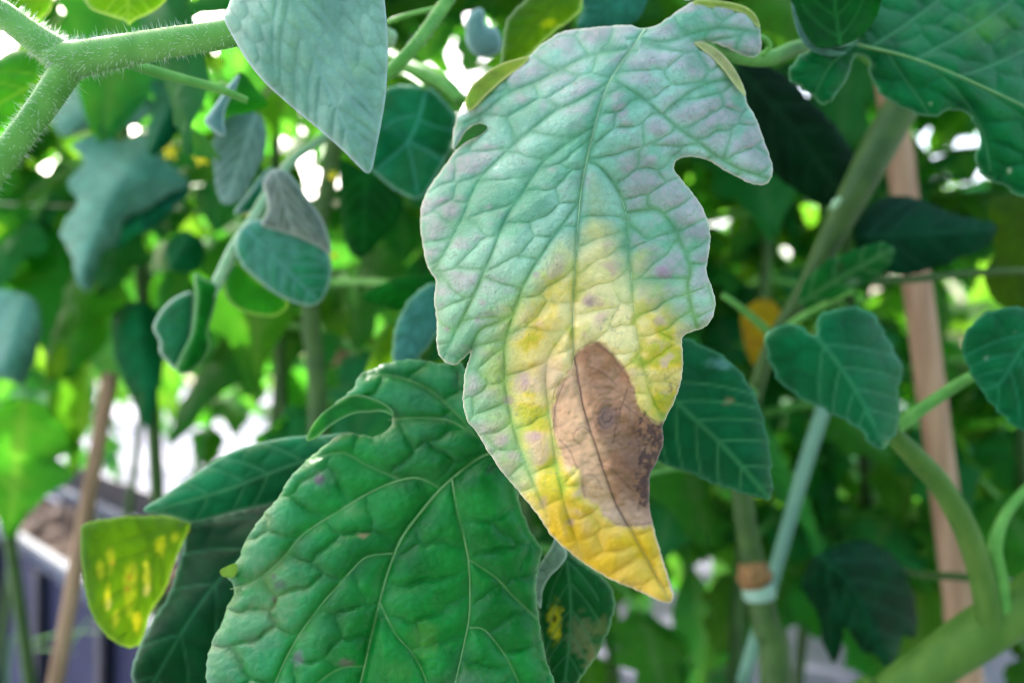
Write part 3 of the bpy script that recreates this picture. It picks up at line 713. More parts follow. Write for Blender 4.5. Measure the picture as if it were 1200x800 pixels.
    for pl in ([(672, 410), (682, 470), (690, 500), (700, 530), (710, 560), (722, 590), (735, 614)], [(735, 455), (728, 475), (722, 500), (718, 520)], [(690, 505), (682, 500), (674, 505), (672, 515), (680, 522)], [(700, 405), (716, 415), (729, 436)], [(655, 515), (668, 530), (676, 548)],
               [(735, 520), (752, 522), (776, 512)], [(742, 500), (750, 530), (748, 560)], [(690, 430), (705, 436), (722, 450)], [(700, 545), (720, 552), (742, 575)], [(725, 470), (738, 480), (760, 498)], [(660, 450), (652, 470), (650, 500)], [(705, 575), (698, 560), (688, 556)], [(748, 598), (752, 570), (765, 545)]):
        d, _, _, _ = polydist(wx * .4 + x * .6, wy * .4 + y * .6, catmull(pl, 4, False))
        main_v = pl[0] == (672, 410)
        b = mix(b, lin((70, 46, 46))[None], (.85 if main_v else .5) * np.exp(-(d / (1.25 if main_v else .9)) ** 2))
    dk = sst(.46, .62, fbm(x / 5, y / 5, 61, 4) + .22 * sst(30, -2, R['de']) * sst(470, 500, y) - .12 - .35 * sst(585, 600, y) - .6 * sst(756, 716, x) + .1)
    b = mix(b, lin((58, 40, 38))[None], .8 * dk)
    b = mix(b, lin((96, 70, 62))[None], .5 * np.exp(-((sd - 1.5) / 1.6) ** 2) * sst(.4, .6, n2))
    halo = np.exp(-(((x - 645) / 20) ** 2 + ((y - 440) / 24) ** 2))
    c = mix(c, lin((206, 172, 134))[None], .85 * np.clip(halo * 1.3, 0, 1) * (1 - lw))
    d2 = np.hypot((x - 790) / 9, (y - 455) / 13) + .8 * (n3 - .5)
    c = mix(c, lin((110, 84, 60))[None], .6 * (1 - sst(.5, 1.2, d2)) * sst(.4, .55, n3))
    c = mix(c, b, lw)
    vm = np.exp(-(R['dm'] / 1.3) ** 2) * (1 - lw)
    c = mix(c, lin((176, 196, 160))[None], .6 * vm * (1 - .5 * yw))
    c = mix(c, lin((212, 206, 182))[None], .75 * np.exp(-(R['de'] / 1.6) ** 2) * (1 - .7 * lw))
    return np.clip(c, 0, 1)
MIDc = catmull(MID, 5, False)
_ev = B1.eval
def ev_main(x, y):                       # the dried patch is flat and slightly sunken, with papery wrinkles
    R = _ev(x, y); x = np.asarray(x, np.float32); y = np.asarray(y, np.float32)
    dl, _, _, _ = polydist(x, y, LESc, True); sd = np.where(inside(x, y, LESc), dl, -dl); w_ = sst(-7, 5, sd)
    wr = fbm(x / 14, y / 9, 71, 3) - .5; rr_ = np.hypot((x - 712) * 1.22, y - 488)
    R['z'] = R['z'] + w_ * (B1.puff * R['p'] * .92 - .0009 * wr * 1.6 + .0003) + w_ * .00008 * np.cos(rr_ * 2 * math.pi / 6.6) * (1 - sst(22, 40, rr_))
    R['z'] = R['z'] + w_ * (-.0006) * sst(.35, .7, fbm(x / 26, y / 26, 72, 2))
    for bx, by, ra, rb, hh in ((664, 566, 17, 24, .0016), (655, 500, 12, 18, .0004)):
        R['z'] = R['z'] - hh * np.exp(-(((x - bx) / ra) ** 2 + ((y - by) / rb) ** 2) ** 2)
    return R
B1.eval = ev_main
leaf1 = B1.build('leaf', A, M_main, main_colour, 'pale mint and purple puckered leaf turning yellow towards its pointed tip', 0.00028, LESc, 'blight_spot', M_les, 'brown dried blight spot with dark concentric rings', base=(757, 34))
B1.rib('midrib', MID[:11], 2.0, .8, M_veinp, .00008)
B1.rib('vein', LL[9][1:9], .9, .5, M_veinp, -.00008)
B1.rib('vein', LL[6][:5], .9, .5, M_veinp, -.00008)
# its curled margins
rim = Blade([(812, 4), (818, 0), (842, 1), (868, 6), (884, 16), (891, 32), (886, 30), (872, 17), (850, 11), (826, 9)], .231, (0, 0), None, None, None, 4, 2, .0002, (40, 22, 0), 6, None, 0, 6, 6, B1, .0)
rim.build('curled_margin', leaf1, M_lime, simple_colour((176, 190, 90), (150, 176, 70), None, (214, 214, 160)), base=(820, 6), thick=.0002)
rim = Blade([(814, 51), (824, 50), (840, 58), (856, 74), (868, 94), (874, 112), (868, 108), (858, 96), (846, 80), (832, 66)], .2205, (0, -.006), None, None, None, 4, 2, .0002, (40, 22, 0), 6, None, 0, 6, 7, B1, -.0012)
rim.build('curled_margin', leaf1, M_lime, simple_colour((214, 208, 150), (186, 194, 120), None, (224, 216, 180)), base=(820, 54), thick=.0002)
rim = Blade([(545, 121), (551, 104), (566, 89), (583, 77), (603, 70), (620, 67), (612, 78), (590, 94), (570, 112), (552, 130)], .2395, (0, -.004), None, None, None, 4, 2, .0002, (40, 22, 0), 6, None, 0, 6, 8, B1, -.0012)
rim.build('curled_margin', leaf1, M_lime, simple_colour((164, 184, 50), (136, 172, 50), None, (220, 212, 150)), base=(560, 100), thick=.0002)
rim = Blade([(533, 176), (540, 164), (548, 152), (560, 145), (571, 149), (560, 159), (546, 166)], .2385, (0, 0), None, None, None, 4, 2, .0002, (40, 22, 0), 6, None, 0, 6, 9, B1, -.0012)
rim.build('curled_margin', leaf1, M_lime, simple_colour((60, 130, 36), (48, 116, 30)), base=(550, 158), thick=.0002)
def zat(x, y): return float(B1.sheet(np.array([x * 1.0]), np.array([y * 1.0]))[0]) + .0055
px_tube('leaf_stalk', [(1062, 112, .42, 7), (1010, 60, .36, 8), (945, 55, .31, 9.5), (905, 68, .290, 9.5), (872, 68, .279, 8.5), (835, 58, zat(835, 58), 7), (795, 48, zat(795, 48), 5), (757, 40, zat(757, 40) - .002, 3.2)], M_stem, A)
px_tube('stalklet', [(893, 66, .277, 3), (902, 54, .276, 3.4), (893, 44, .274, 3.6), (880, 46, .27, 3)], M_stem, A, 8, 4)

# ---- the big dark green leaf below
GO = [(545, 432), (540, 425), (518, 427), (500, 423), (480, 422), (455, 426), (436, 432), (420, 442), (414, 455), (398, 470), (380, 482), (368, 500), (362, 516), (378, 503), (390, 490), (405, 478), (422, 474), (442, 478), (458, 484), (460, 494), (450, 507), (438, 512), (420, 508), (403, 508), (392, 514), (378, 524), (358, 541), (337, 564),
      (324, 586), (306, 606), (290, 630), (281, 654), (272, 664), (262, 669), (270, 679), (275, 692), (268, 710), (260, 730), (248, 756), (242, 785), (246, 812), (262, 850), (330, 900), (450, 930), (570, 920), (640, 870), (651, 820), (649, 800), (639, 771), (631, 724), (627, 690), (630, 667), (635, 645), (622, 624), (611, 598), (606, 575), (612, 540), (610, 500), (590, 460), (566, 440)]
GM = [(582, 527), (556, 540), (530, 560), (510, 580), (485, 610), (470, 632), (460, 655), (450, 685), (435, 745), (424, 795), (410, 850), (395, 915)]
GL = [[(530, 560), (536, 600), (543, 625), (549, 655), (551, 690), (549, 730), (538, 780), (528, 830), (520, 900)],
      [(549, 655), (566, 666), (582, 677), (600, 697), (614, 710), (630, 726)],
      [(551, 735), (568, 738), (590, 765), (606, 795), (630, 850)],
      [(512, 570), (492, 560), (470, 562), (435, 576), (395, 600), (355, 626), (330, 655), (300, 680), (270, 690)],
      [(461, 648), (430, 652), (412, 668), (398, 684), (375, 710), (350, 745), (332, 778), (310, 830)],
      [(585, 526), (560, 512), (530, 494), (508, 490), (480, 490), (455, 492)],
      [(556, 510), (530, 480), (500, 455), (460, 440), (430, 440)],
      [(590, 535), (600, 562), (606, 585), (618, 610), (640, 640)],
      [(445, 705), (462, 740), (485, 768), (500, 800), (505, 850)],
      [(428, 780), (400, 782), (372, 800), (350, 830)],
      [(470, 562), (430, 545), (400, 530), (360, 540)]]
def gbend(x, y, dm, side):
    lx = np.clip((420 - x) / 180, 0, 1.3); ty = np.clip((520 - y) / 100, 0, 1.2)
    return .012 * lx ** 1.7 + .008 * ty ** 1.6 + 0.003 * np.exp(-dm / 26) + .003 * np.sin(x / 42 + 1) * np.sin(y / 50) + .006 * np.clip((x - 560) / 80, 0, 1) ** 1.5
B2 = Blade(GO, .246, (0.0, -.008), GM, GL, None, 3, 1.8, .0029, (58, 38, math.radians(-20)), 10, gbend, .004, 8, 23, ser=1.6)
gspots = [(374, 562, 9, 8, (96, 70, 84), 1), (374, 562, 19, 15, (92, 140, 92), .6), (424, 627, 8, 4, (150, 130, 92), .8), (330, 685, 9, 7, (74, 54, 46), .95), (322, 676, 4, 4, (80, 66, 60), .8), (322, 702, 4, 4, (90, 66, 54), .8), (350, 770, 9, 9, (104, 96, 104), .75), (310, 615, 26, 18, (110, 144, 96), .45), (296, 655, 24, 20, (110, 128, 96), .4),
          (322, 690, 34, 44, (106, 126, 70), .45), (300, 730, 38, 34, (106, 124, 84), .5), (262, 770, 26, 34, (110, 126, 96), .45), (497, 748, 18, 26, (92, 140, 50), .4), (404, 776, 12, 6, (120, 100, 96), .7), (415, 600, 18, 10, (96, 140, 84), .35), (455, 700, 30, 20, (60, 140, 70), .3), (470, 785, 24, 14, (80, 134, 60), .3), (545, 800, 40, 16, (92, 124, 92), .4)]
gc = simple_colour((42, 130, 58), (26, 106, 44), (100, 150, 84), (120, 160, 110), 1.3, gspots, 6, 60, .85)
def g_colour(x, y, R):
    c = gc(x, y, R); up = sst(560, 430, y) * .5 + .45 * sst(420, 300, x)  # sky sheen painted into the colour: puffs lighter at the top and left
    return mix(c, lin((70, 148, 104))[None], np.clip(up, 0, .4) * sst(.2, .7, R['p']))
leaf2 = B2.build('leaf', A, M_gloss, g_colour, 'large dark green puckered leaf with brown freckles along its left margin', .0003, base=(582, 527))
B2.rib('midrib', GM, 2.6, 1.2, M_vein, .0003)
for k, (a, b) in ((0, (1.6, .8)), (1, (.8, .4)), (2, (.8, .4)), (3, (1.2, .5)), (4, (1.1, .5)), (5, (1.0, .4)), (8, (.8, .4))):
    B2.rib('vein', GL[k], a, b, M_vein, .0002)
rim = Blade([(359, 516), (366, 498), (380, 482), (398, 470), (414, 462), (430, 464), (446, 470), (458, 478), (461, 487), (448, 482), (434, 483), (418, 484), (402, 490), (386, 500), (372, 512)], .275, (0, 0), None, None, None, 4, 2, .0004, (40, 22, 0), 6, None, 0, 6, 12, B2, -.001)
rim.build('curled_margin', leaf2, M_lime, simple_colour((86, 152, 84), (66, 136, 64), None, (150, 190, 140)), base=(400, 480), thick=.0002)
rim = Blade([(258, 668), (266, 663), (276, 660), (278, 668), (274, 676), (266, 676), (260, 674)], .276, (0, 0), None, None, None, 4, 1.5, .0003, (30, 30, 0), 6, None, 0, 6, 14, B2, -.001)
rim.build('curled_margin', leaf2, M_lime, simple_colour((158, 186, 90), (140, 176, 70)), base=(268, 668), thick=.0002)
px_tube('leaf_stalk', [(868, 560, .485, 6), (800, 545, .42, 6), (720, 530, .34, 6), (650, 520, .29, 6), (582, 527, .264, 4)], M_stem, A)

# ---- small rolled leaf under the yellow tip
B3 = Blade([(660, 640), (672, 652), (690, 664), (712, 682), (720, 700), (718, 722), (710, 745), (694, 776), (676, 800), (660, 822), (648, 812), (640, 785), (634, 752), (629, 715), (630, 690), (640, 668)], .262, (.002, -.006),
           [(662, 645), (668, 690), (668, 740), (660, 815)], None, (6, 60, 40), 4, 2, .0007, (26, 18, -.4), 5, lambda x, y, dm, s_: .00008 * dm, .002, 6, 31, ser=1.4)
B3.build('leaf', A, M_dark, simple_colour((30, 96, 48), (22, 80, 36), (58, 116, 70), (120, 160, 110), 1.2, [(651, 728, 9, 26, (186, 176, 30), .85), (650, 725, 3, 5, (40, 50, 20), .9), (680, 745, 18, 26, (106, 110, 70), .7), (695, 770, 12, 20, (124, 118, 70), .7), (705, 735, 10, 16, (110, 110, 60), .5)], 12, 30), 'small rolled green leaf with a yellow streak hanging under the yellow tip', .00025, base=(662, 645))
rim = Blade([(652, 626), (662, 640), (664, 652), (656, 664), (644, 676), (636, 692), (634, 712), (629, 704), (627, 684), (631, 664), (640, 650), (647, 638)], .279, (0, .001), None, None, None, 4, 1.6, .0006, (18, 14, .6), 4, lambda x, y, dm, s_: .0035 * np.sin((x - 628) / 34 * 3) * 0 , 0, 6, 15, B3, -.002)
rim.build('curled_margin', B3.obj, M_blue, simple_colour((146, 176, 152), (120, 160, 128), None, (186, 206, 186)), base=(650, 640), thick=.0002)
px_tube('leaf_stalk', [(800, 545, .42, 4), (740, 560, .36, 4), (690, 590, .31, 4), (664, 630, .288, 3.2), (662, 650, .286, 2)], M_stem, A)

# ---- leaf right of the blight, dark and flat
B4 = Blade([(770, 405), (798, 396), (820, 402), (848, 418), (866, 436), (884, 464), (894, 495), (902, 530), (905, 560), (903, 585), (892, 584), (870, 577), (840, 568), (810, 555), (785, 546), (764, 533), (745, 500), (748, 440)], .285, (.006, -.004),
           [(760, 440), (800, 478), (850, 525), (902, 584)], None, (6, 120, 48), 4, 3, .0008, (40, 26, .5), 7, lambda x, y, dm, s_: .0003 * dm * .3 + .004 * np.sin(x / 30), .003, 8, 41, ser=2.6)
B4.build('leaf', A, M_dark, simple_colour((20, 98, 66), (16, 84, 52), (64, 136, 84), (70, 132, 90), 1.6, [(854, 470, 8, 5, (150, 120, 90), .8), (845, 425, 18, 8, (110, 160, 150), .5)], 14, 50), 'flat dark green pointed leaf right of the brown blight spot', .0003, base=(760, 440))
px_tube('leaf_stalk', [(885, 462, .455, 5), (850, 440, .40, 5), (800, 430, .34, 5), (762, 441, .316, 3)], M_stem, A)

# ---- left leaves behind the dark green leaf
B5 = Blade([(158, 800), (155, 785), (170, 742), (196, 700), (212, 655), (222, 612), (250, 606), (300, 590), (340, 575), (380, 560), (400, 570), (360, 620), (320, 660), (300, 720), (270, 780), (245, 830), (200, 850), (165, 835)], .30, (0, -.01),
           [(400, 560), (320, 620), (240, 700), (165, 825)], None, (6, 110, 45), 4, 3, .0009, (40, 26, .4), 7, lambda x, y, dm, s_: .004 * np.sin(x / 40 + y / 30), .004, 9, 51, ser=2)
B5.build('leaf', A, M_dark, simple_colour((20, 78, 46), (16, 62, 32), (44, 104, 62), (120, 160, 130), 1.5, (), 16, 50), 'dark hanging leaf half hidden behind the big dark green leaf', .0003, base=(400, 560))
B6 = Blade([(168, 598), (190, 582), (225, 558), (262, 534), (300, 520), (340, 512), (380, 510), (415, 508), (420, 530), (400, 560), (360, 578), (320, 590), (280, 598), (250, 606), (225, 612), (200, 604)], .292, (0, .012),
           [(420, 520), (340, 545), (260, 575), (170, 600)], None, (6, 70, 50), 4, 2.5, .0012, (34, 20, -.5), 6, lambda x, y, dm, s_: .00016 * dm, .004, 9, 53)
B6.build('folded_lobe', B5.obj, M_dark, simple_colour((48, 126, 90), (30, 104, 66), (70, 140, 90), (130, 176, 140), 1.4, (), 18, 50), base=(420, 520), thick=.0003)
B7 = Blade([(94, 625), (104, 611), (135, 606), (165, 604), (195, 604), (222, 611), (218, 628), (208, 650), (200, 672), (192, 694), (178, 715), (170, 740), (162, 756), (146, 757), (122, 742), (106, 716), (98, 680)], .31, (0, -.004),
           [(212, 612), (180, 650), (162, 700), (155, 755)], None, (5, 80, 45), 4, 2.5, .0009, (30, 20, 1.2), 6, lambda x, y, dm, s_: .003 * np.sin(x / 22), .003, 8, 55, ser=1.2)
yl = [(118, 668, 5, 12, (190, 184, 50), .42), (130, 655, 6, 18, (190, 184, 50), .42), (126, 700, 5, 14, (228, 204, 50), .85), (152, 690, 8, 34, (196, 188, 44), .42), (156, 672, 5, 18, (196, 188, 50), .42), (172, 672, 5, 20, (226, 210, 60), .85), (188, 640, 8, 12, (214, 206, 30), .85), (136, 725, 5, 12, (210, 200, 60), .55), (160, 728, 6, 12, (236, 206, 40), .85), (205, 628, 6, 7, (200, 200, 40), .6), (152, 676, 3, 4, (176, 112, 40), .8), (150, 690, 3, 3, (170, 100, 40), .8), (132, 660, 2, 4, (180, 120, 50), .7), (172, 690, 4, 8, (220, 190, 130), .7), (128, 708, 4, 6, (222, 190, 130), .7)]
B7.build('leaf', A, M_lime, simple_colour((84, 136, 18), (66, 120, 12), None, (140, 176, 80), 1.4, yl, 19, 40), 'lime green leaf with yellow streaks beside the tan stake', .0, base=(212, 612))
px_tube('leaf_stalk', [(582, 527, .3, 4), (500, 520, .325, 5), (420, 520, .33, 5), (300, 560, .335, 4), (212, 608, .335, 2.4)], M_stem, A)

# ------------------------------------------------------------------ plant 2: thick stem at the bottom right
p = P(1030, 845, .40)
Bs = Vector((p.x - .02, p.y + .02, 0))
Bp = thing('tomato_plant', 'tomato plant with a thick pale green stem crossing the bottom right corner', 'tomato plant', Bs, GR)
tube('stem', [Bs, Bs + Vector((0, 0, .3)), P(1000, 880, .405)] + [P(x, y, d) for x, y, d in ((1040, 822, .4), (1095, 778, .395), (1150, 740, .39), (1225, 690, .385), (1330, 600, .38), (1420, 420, .38), (1460, 100, .40), (1460, -300, .42))],
     [.0112, .0112, .0112, .0112, .0112, .0120, .0112, .0105, .0095, .008, .006], M_stemm, Bp, 16, 6, origin=Bs)
px_tube('leaf_stalk', [(1160, 735, .385, 15), (1155, 700, .38, 14), (1146, 660, .375, 14), (1128, 612, .365, 14), (1100, 565, .36, 13), (1072, 535, .355, 12.5), (1045, 505, .35, 10), (1020, 460, .347, 7), (985, 400, .345, 5)], M_stemm, Bp, 14)
px_tube('side_stalk', [(1046, 507, .35, 7), (1068, 488, .35, 7.5), (1100, 465, .35, 7), (1140, 440, .345, 6), (1180, 425, .34, 4)], M_stem, Bp, 12)
px_tube('leaf_stalk', [(1178, 724, .382, 8), (1172, 680, .38, 9), (1166, 640, .378, 8), (1180, 600, .38, 6), (1215, 560, .385, 5)], M_stem, Bp, 10)
B8 = Blade([(895, 398), (904, 386), (925, 380), (944, 386), (956, 392), (960, 376), (975, 364), (1000, 361), (1020, 368), (1036, 388), (1048, 410), (1058, 428), (1054, 450), (1051, 488), (1046, 512), (1036, 528), (1022, 522), (1006, 502), (988, 490), (968, 480), (945, 470), (920, 455), (902, 428)], .315, (.004, -.003),
           [(958, 396), (985, 430), (1010, 470), (1036, 524)], None, (5, 110, 50), 4, 3, .0010, (40, 28, .6), 7, lambda x, y, dm, s_: .0002 * dm + .003 * np.sin(x / 28), .003, 9, 61, ser=3.4)
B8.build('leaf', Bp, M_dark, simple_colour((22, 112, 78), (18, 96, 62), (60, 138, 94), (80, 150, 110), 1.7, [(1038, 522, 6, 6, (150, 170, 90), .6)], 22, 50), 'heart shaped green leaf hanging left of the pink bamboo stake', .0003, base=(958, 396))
B9 = Blade([(1130, 402), (1140, 378), (1165, 364), (1190, 361), (1225, 366), (1240, 420), (1230, 500), (1215, 508), (1196, 503), (1172, 482), (1146, 452), (1132, 424)], .305, (.003, -.002),
           [(1215, 380), (1190, 420), (1170, 450), (1150, 455)], None, (4, 90, 50), 4, 3, .0008, (40, 28, .6), 7, None, .003, 9, 63, ser=3.0)
B9.build('leaf', Bp, M_dark, simple_colour((22, 108, 74), (18, 92, 58), (40, 124, 84), (60, 136, 92), 1.6, [(1155, 420, 3, 3, (150, 170, 150), .6), (1190, 390, 3, 2, (150, 170, 150), .6)], 24, 50), 'round green leaf at the right edge of the picture', .0003, base=(1215, 380))
# ---- the big leaf at top right
HO = [(940, -10), (1000, -30), (1100, -45), (1215, -40), (1240, 60), (1230, 228), (1200, 229), (1178, 219), (1152, 206), (1143, 188), (1148, 168), (1143, 146), (1128, 130), (1110, 130), (1092, 138), (1068, 131), (1046, 119), (1030, 105), (1020, 88), (1016, 70), (1000, 62), (996, 82), (986, 104), (966, 124), (952, 112), (930, 97), (925, 86), (936, 66), (958, 56), (984, 52), (1000, 50), (1002, 30), (985, 10)]
HL = [[(1020, 56), (1060, 30), (1100, 0), (1150, -40)], [(1070, 70), (1110, 50), (1160, 20), (1210, -20)], [(1120, 90), (1160, 78), (1220, 50)], [(1040, 62), (1058, 90), (1080, 120), (1090, 140)], [(1090, 78), (1120, 105), (1150, 150), (1160, 200)], [(1140, 98), (1175, 120), (1215, 150)], [(1000, 54), (975, 75), (955, 110)]]
B10 = Blade(HO, .29, (.008, -.010), [(985, 52), (1010, 54), (1060, 66), (1110, 84), (1160, 106), (1235, 140)], HL, None, 4, 2.2, .0030, (42, 26, .3), 9, lambda x, y, dm, s_: .00012 * dm + .003 * np.sin(x / 40 + y / 50), .004, 9, 65, ser=2.8)
B10.build('leaf', Bp, M_dark, simple_colour((26, 116, 72), (20, 96, 54), (70, 140, 90), (110, 160, 120), 1.5, [(1183, 200, 3, 4, (170, 180, 140), .8), (1090, 122, 3, 2, (150, 180, 140), .8), (1160, 30, 40, 24, (70, 130, 40), .5), (1130, 170, 7, 26, (116, 150, 110), .5)], 26, 60), 'large lobed green leaf filling the top right corner', .0003, base=(985, 52))
B10.rib('midrib', [(1005, 53), (1060, 66), (1110, 84), (1160, 106), (1215, 132)], 2.2, 1.2, M_vein, .0004)
B11 = Blade([(926, -6), (932, 10), (940, 32), (950, 48), (962, 56), (990, 52), (1012, 40), (1028, 18), (1034, -10), (1030, -30), (935, -30)], .285, (0, -.006), [(985, 52), (980, 20), (975, -30)], None, (4, 60), 4, 3, .0008, (30, 22, .4), 6, None, -.006, 10, 67)
B11.build('lobe', B10.obj, M_mid, simple_colour((20, 104, 34), (16, 84, 26), (40, 120, 50), None, 1.4, (), 28, 40), 'deep green backlit lobe at the top edge', base=(985, 52), thick=.0003)
rim = Blade([(926, -10), (933, -10), (938, 14), (946, 34), (958, 50), (972, 58), (992, 62), (975, 66), (955, 62), (940, 48), (931, 26)], .306, (0, 0), None, None, None, 4, 2, .0004, (20, 16, 0), 5, None, 0, 6, 69, B10, -.0012)
rim.build('curled_margin', B10.obj, M_blue, simple_colour((120, 176, 158), (96, 156, 132)), base=(945, 20), thick=.0002)
px_tube('leaf_stalk', [(1450, 60, .40, 7), (1330, 90, .37, 6), (1230, 138, .345, 4)], M_stem, Bp, 8)
B12 = Blade([(936, 356), (946, 326), (966, 308), (988, 298), (1014, 288), (1036, 284), (1049, 296), (1040, 314), (1016, 332), (988, 345), (960, 354)], .40, (.004, 0), [(938, 355), (985, 325), (1046, 292)], None, (4, 50), 4, 3.5, .0008, (30, 22, .5), 6, None, .003, 8, 71, ser=1.6)
B12.build('leaf', Bp, M_mid, simple_colour((52, 122, 52), (36, 104, 46), (90, 146, 84), None, 1.6, [(985, 312, 4, 6, (60, 70, 40), .8), (1000, 330, 10, 5, (150, 170, 140), .4)], 29, 40), 'small pointed leaf beside the diagonal stem', .0003, base=(938, 355))
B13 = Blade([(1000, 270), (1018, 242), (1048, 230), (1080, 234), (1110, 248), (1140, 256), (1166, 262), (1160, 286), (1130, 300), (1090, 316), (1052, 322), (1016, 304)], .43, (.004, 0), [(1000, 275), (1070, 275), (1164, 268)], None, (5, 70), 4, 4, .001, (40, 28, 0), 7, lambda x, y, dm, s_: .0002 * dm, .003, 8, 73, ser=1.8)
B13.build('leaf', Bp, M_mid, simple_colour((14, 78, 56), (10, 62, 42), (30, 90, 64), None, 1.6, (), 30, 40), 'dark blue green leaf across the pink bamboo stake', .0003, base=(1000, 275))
px_tube('leaf_stalk', [(1330, 330, .40, 4), (1220, 318, .42, 4), (1140, 320, .44, 4.5), (1060, 328, .44, 4), (1008, 330, .44, 3)], M_stemd, Bp, 8)
px_tube('leaf_stalk', [(1340, 690, .42, 6), (1200, 690, .44, 6), (1130, 676, .47, 5), (1075, 672, .50, 4), (1040, 660, .52, 3)], M_stemd, Bp, 8)
px_tube('leaf_stalk', [(846, 345, .43, 3), (870, 362, .43, 4), (900, 388, .435, 5)], M_stem, A, 8)
px_tube('leaf_stalk', [(905, 400, .436, 6), (930, 378, .42, 5), (960, 360, .41, 4), (1000, 340, .40, 3)], M_stem, A, 8)
# ---- lobed dark leaf at the bottom, and shaded leaves in the hollow
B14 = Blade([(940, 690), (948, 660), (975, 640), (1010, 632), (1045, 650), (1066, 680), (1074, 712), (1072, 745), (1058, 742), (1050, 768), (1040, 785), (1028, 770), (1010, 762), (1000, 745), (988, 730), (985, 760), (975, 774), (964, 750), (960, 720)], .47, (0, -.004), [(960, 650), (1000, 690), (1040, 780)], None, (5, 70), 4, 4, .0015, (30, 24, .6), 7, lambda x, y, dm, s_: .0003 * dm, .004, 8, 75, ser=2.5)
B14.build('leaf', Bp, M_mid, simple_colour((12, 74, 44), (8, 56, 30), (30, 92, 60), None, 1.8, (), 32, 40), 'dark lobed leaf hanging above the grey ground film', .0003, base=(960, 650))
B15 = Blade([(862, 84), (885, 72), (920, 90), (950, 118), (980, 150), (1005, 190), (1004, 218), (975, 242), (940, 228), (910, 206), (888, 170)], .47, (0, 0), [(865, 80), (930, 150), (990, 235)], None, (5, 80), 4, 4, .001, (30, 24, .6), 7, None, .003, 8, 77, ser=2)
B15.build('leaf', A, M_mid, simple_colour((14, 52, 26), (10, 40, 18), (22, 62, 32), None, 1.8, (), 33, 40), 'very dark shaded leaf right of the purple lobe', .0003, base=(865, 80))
B16 = Blade([(868, 372), (880, 356), (900, 350), (916, 366), (912, 392), (898, 414), (884, 428), (874, 408)], .58, (0, 0), [(895, 352), (890, 390), (884, 426)], None, (4, 40), 4, 4, .001, (30, 24, .6), 7, None, .003, 8, 79)
B16.build('leaf', A, M_lime, simple_colour((226, 176, 20), (196, 140, 30), None, None, 1.6, [(886, 402, 10, 8, (160, 100, 40), .6)], 35, 30), 'withered orange yellow leaf deep behind the diagonal stem', .0, base=(895, 352))
B17 = Blade([(1160, 240), (1185, 228), (1225, 222), (1240, 300), (1225, 372), (1180, 362), (1160, 345), (1154, 318), (1166, 296)], .44, (0, 0), [(1220, 230), (1190, 300), (1165, 345)], None, (4, 60), 4, 4, .001, (30, 24, .6), 7, None, .003, 8, 81, ser=2)
B17.build('leaf', Bp, M_lime, simple_colour((54, 92, 10), (44, 80, 12), None, None, 1.6, (), 36, 30), 'olive green backlit leaf at the right edge above the round leaf', .0, base=(1220, 230))

# ------------------------------------------------------------------ plant 3: hairy forked stem at top left
p = P(-40, 235, .25); Cs = Vector((p.x - .03, p.y, 0))
Cp = thing('tomato_plant', 'tomato plant with a hairy forked stem and a blue grey leaf hanging at top left', 'tomato plant', Cs, GR)
arms = [[(82, 76, .25, 17), (52, 122, .252, 16), (20, 165, .254, 15.5), (-30, 232, .256, 16), (-80, 330, .262, 17)], [(60, 64, .25, 16), (90, 69, .249, 20), (130, 62, .247, 18.5), (200, 50, .243, 17), (275, 38, .24, 16), (380, 10, .24, 15), (450, -60, .25, 13), (470, -300, .3, 9)], [(95, 72, .25, 17), (70, 62, .25, 18), (40, 44, .25, 17), (5, 18, .25, 15.5), (-40, -14, .25, 15), (-90, -120, .26, 13)]]
low = [P(x, y, d) for x, y, d, r in arms[0]]; rl = [r * d / F for x, y, d, r in arms[0]]
stemC = tube('stem', low + [Cs + Vector((0, 0, .35)), Cs], rl + [.0055, .006], M_stem, Cp, 18, 6, origin=Cs)
for a in arms[1:]: px_tube('branch', a, M_stem, Cp, 18, 6)
def hairs(name, arms, n, L, seed, parent):
    r = np.random.RandomState(seed); VV = []; FF = []; b0 = 0
    for arm in arms:
        a = catmull([[*P(x, y, d), rr * d / F] for x, y, d, rr in arm], 10, False)
        for k in range(int(n * len(a) / 60)):
            i = r.randint(0, len(a) - 1); p = a[i, :3] + (a[i + 1, :3] - a[i, :3]) * r.rand(); t = a[i + 1, :3] - a[i, :3]; t /= np.linalg.norm(t) + 1e-9
            q = r.randn(3); q -= t * (q @ t); q /= np.linalg.norm(q); d = q + .35 * r.randn(3) * .6; l = L * r.uniform(.35, 1.0) * (1.3 if r.rand() > .8 else .8)
            s0 = np.cross(q, t); w_ = 0.00008
            c = p + q * a[i, 3] * .97
            VV += [c + t * w_, c - t * w_ * .5 + s0 * w_, c - t * w_ * .5 - s0 * w_, c + d * l]; FF += [(b0, b0 + 1, b0 + 3), (b0 + 1, b0 + 2, b0 + 3), (b0 + 2, b0, b0 + 3)]; b0 += 4
    o = mesh_obj(name, np.array(VV), FF, M_hair, parent); o['kind'] = 'stuff'; return o
hairs('hairs', arms, 1500, .0030, 3, stemC)
px_tube('leaf_stalk', [(130, 66, .262, 5), (165, 79, .268, 6.5), (210, 92, .275, 6), (255, 104, .28, 5), (290, 118, .285, 4)], M_stem, Cp, 10)
stk = px_tube('branch', [(560, -60, .30, 8), (530, -8, .295, 8), (510, 22, .29, 8), (484, 56, .285, 7.5), (455, 86, .285, 7.5), (425, 108, .29, 6)], M_stem, Cp, 14, 6)
hairs('hairs', [[(560, -60, .30, 8), (510, 22, .29, 8), (484, 56, .285, 7.5), (455, 86, .285, 7.5)]], 500, .0016, 5, stk)
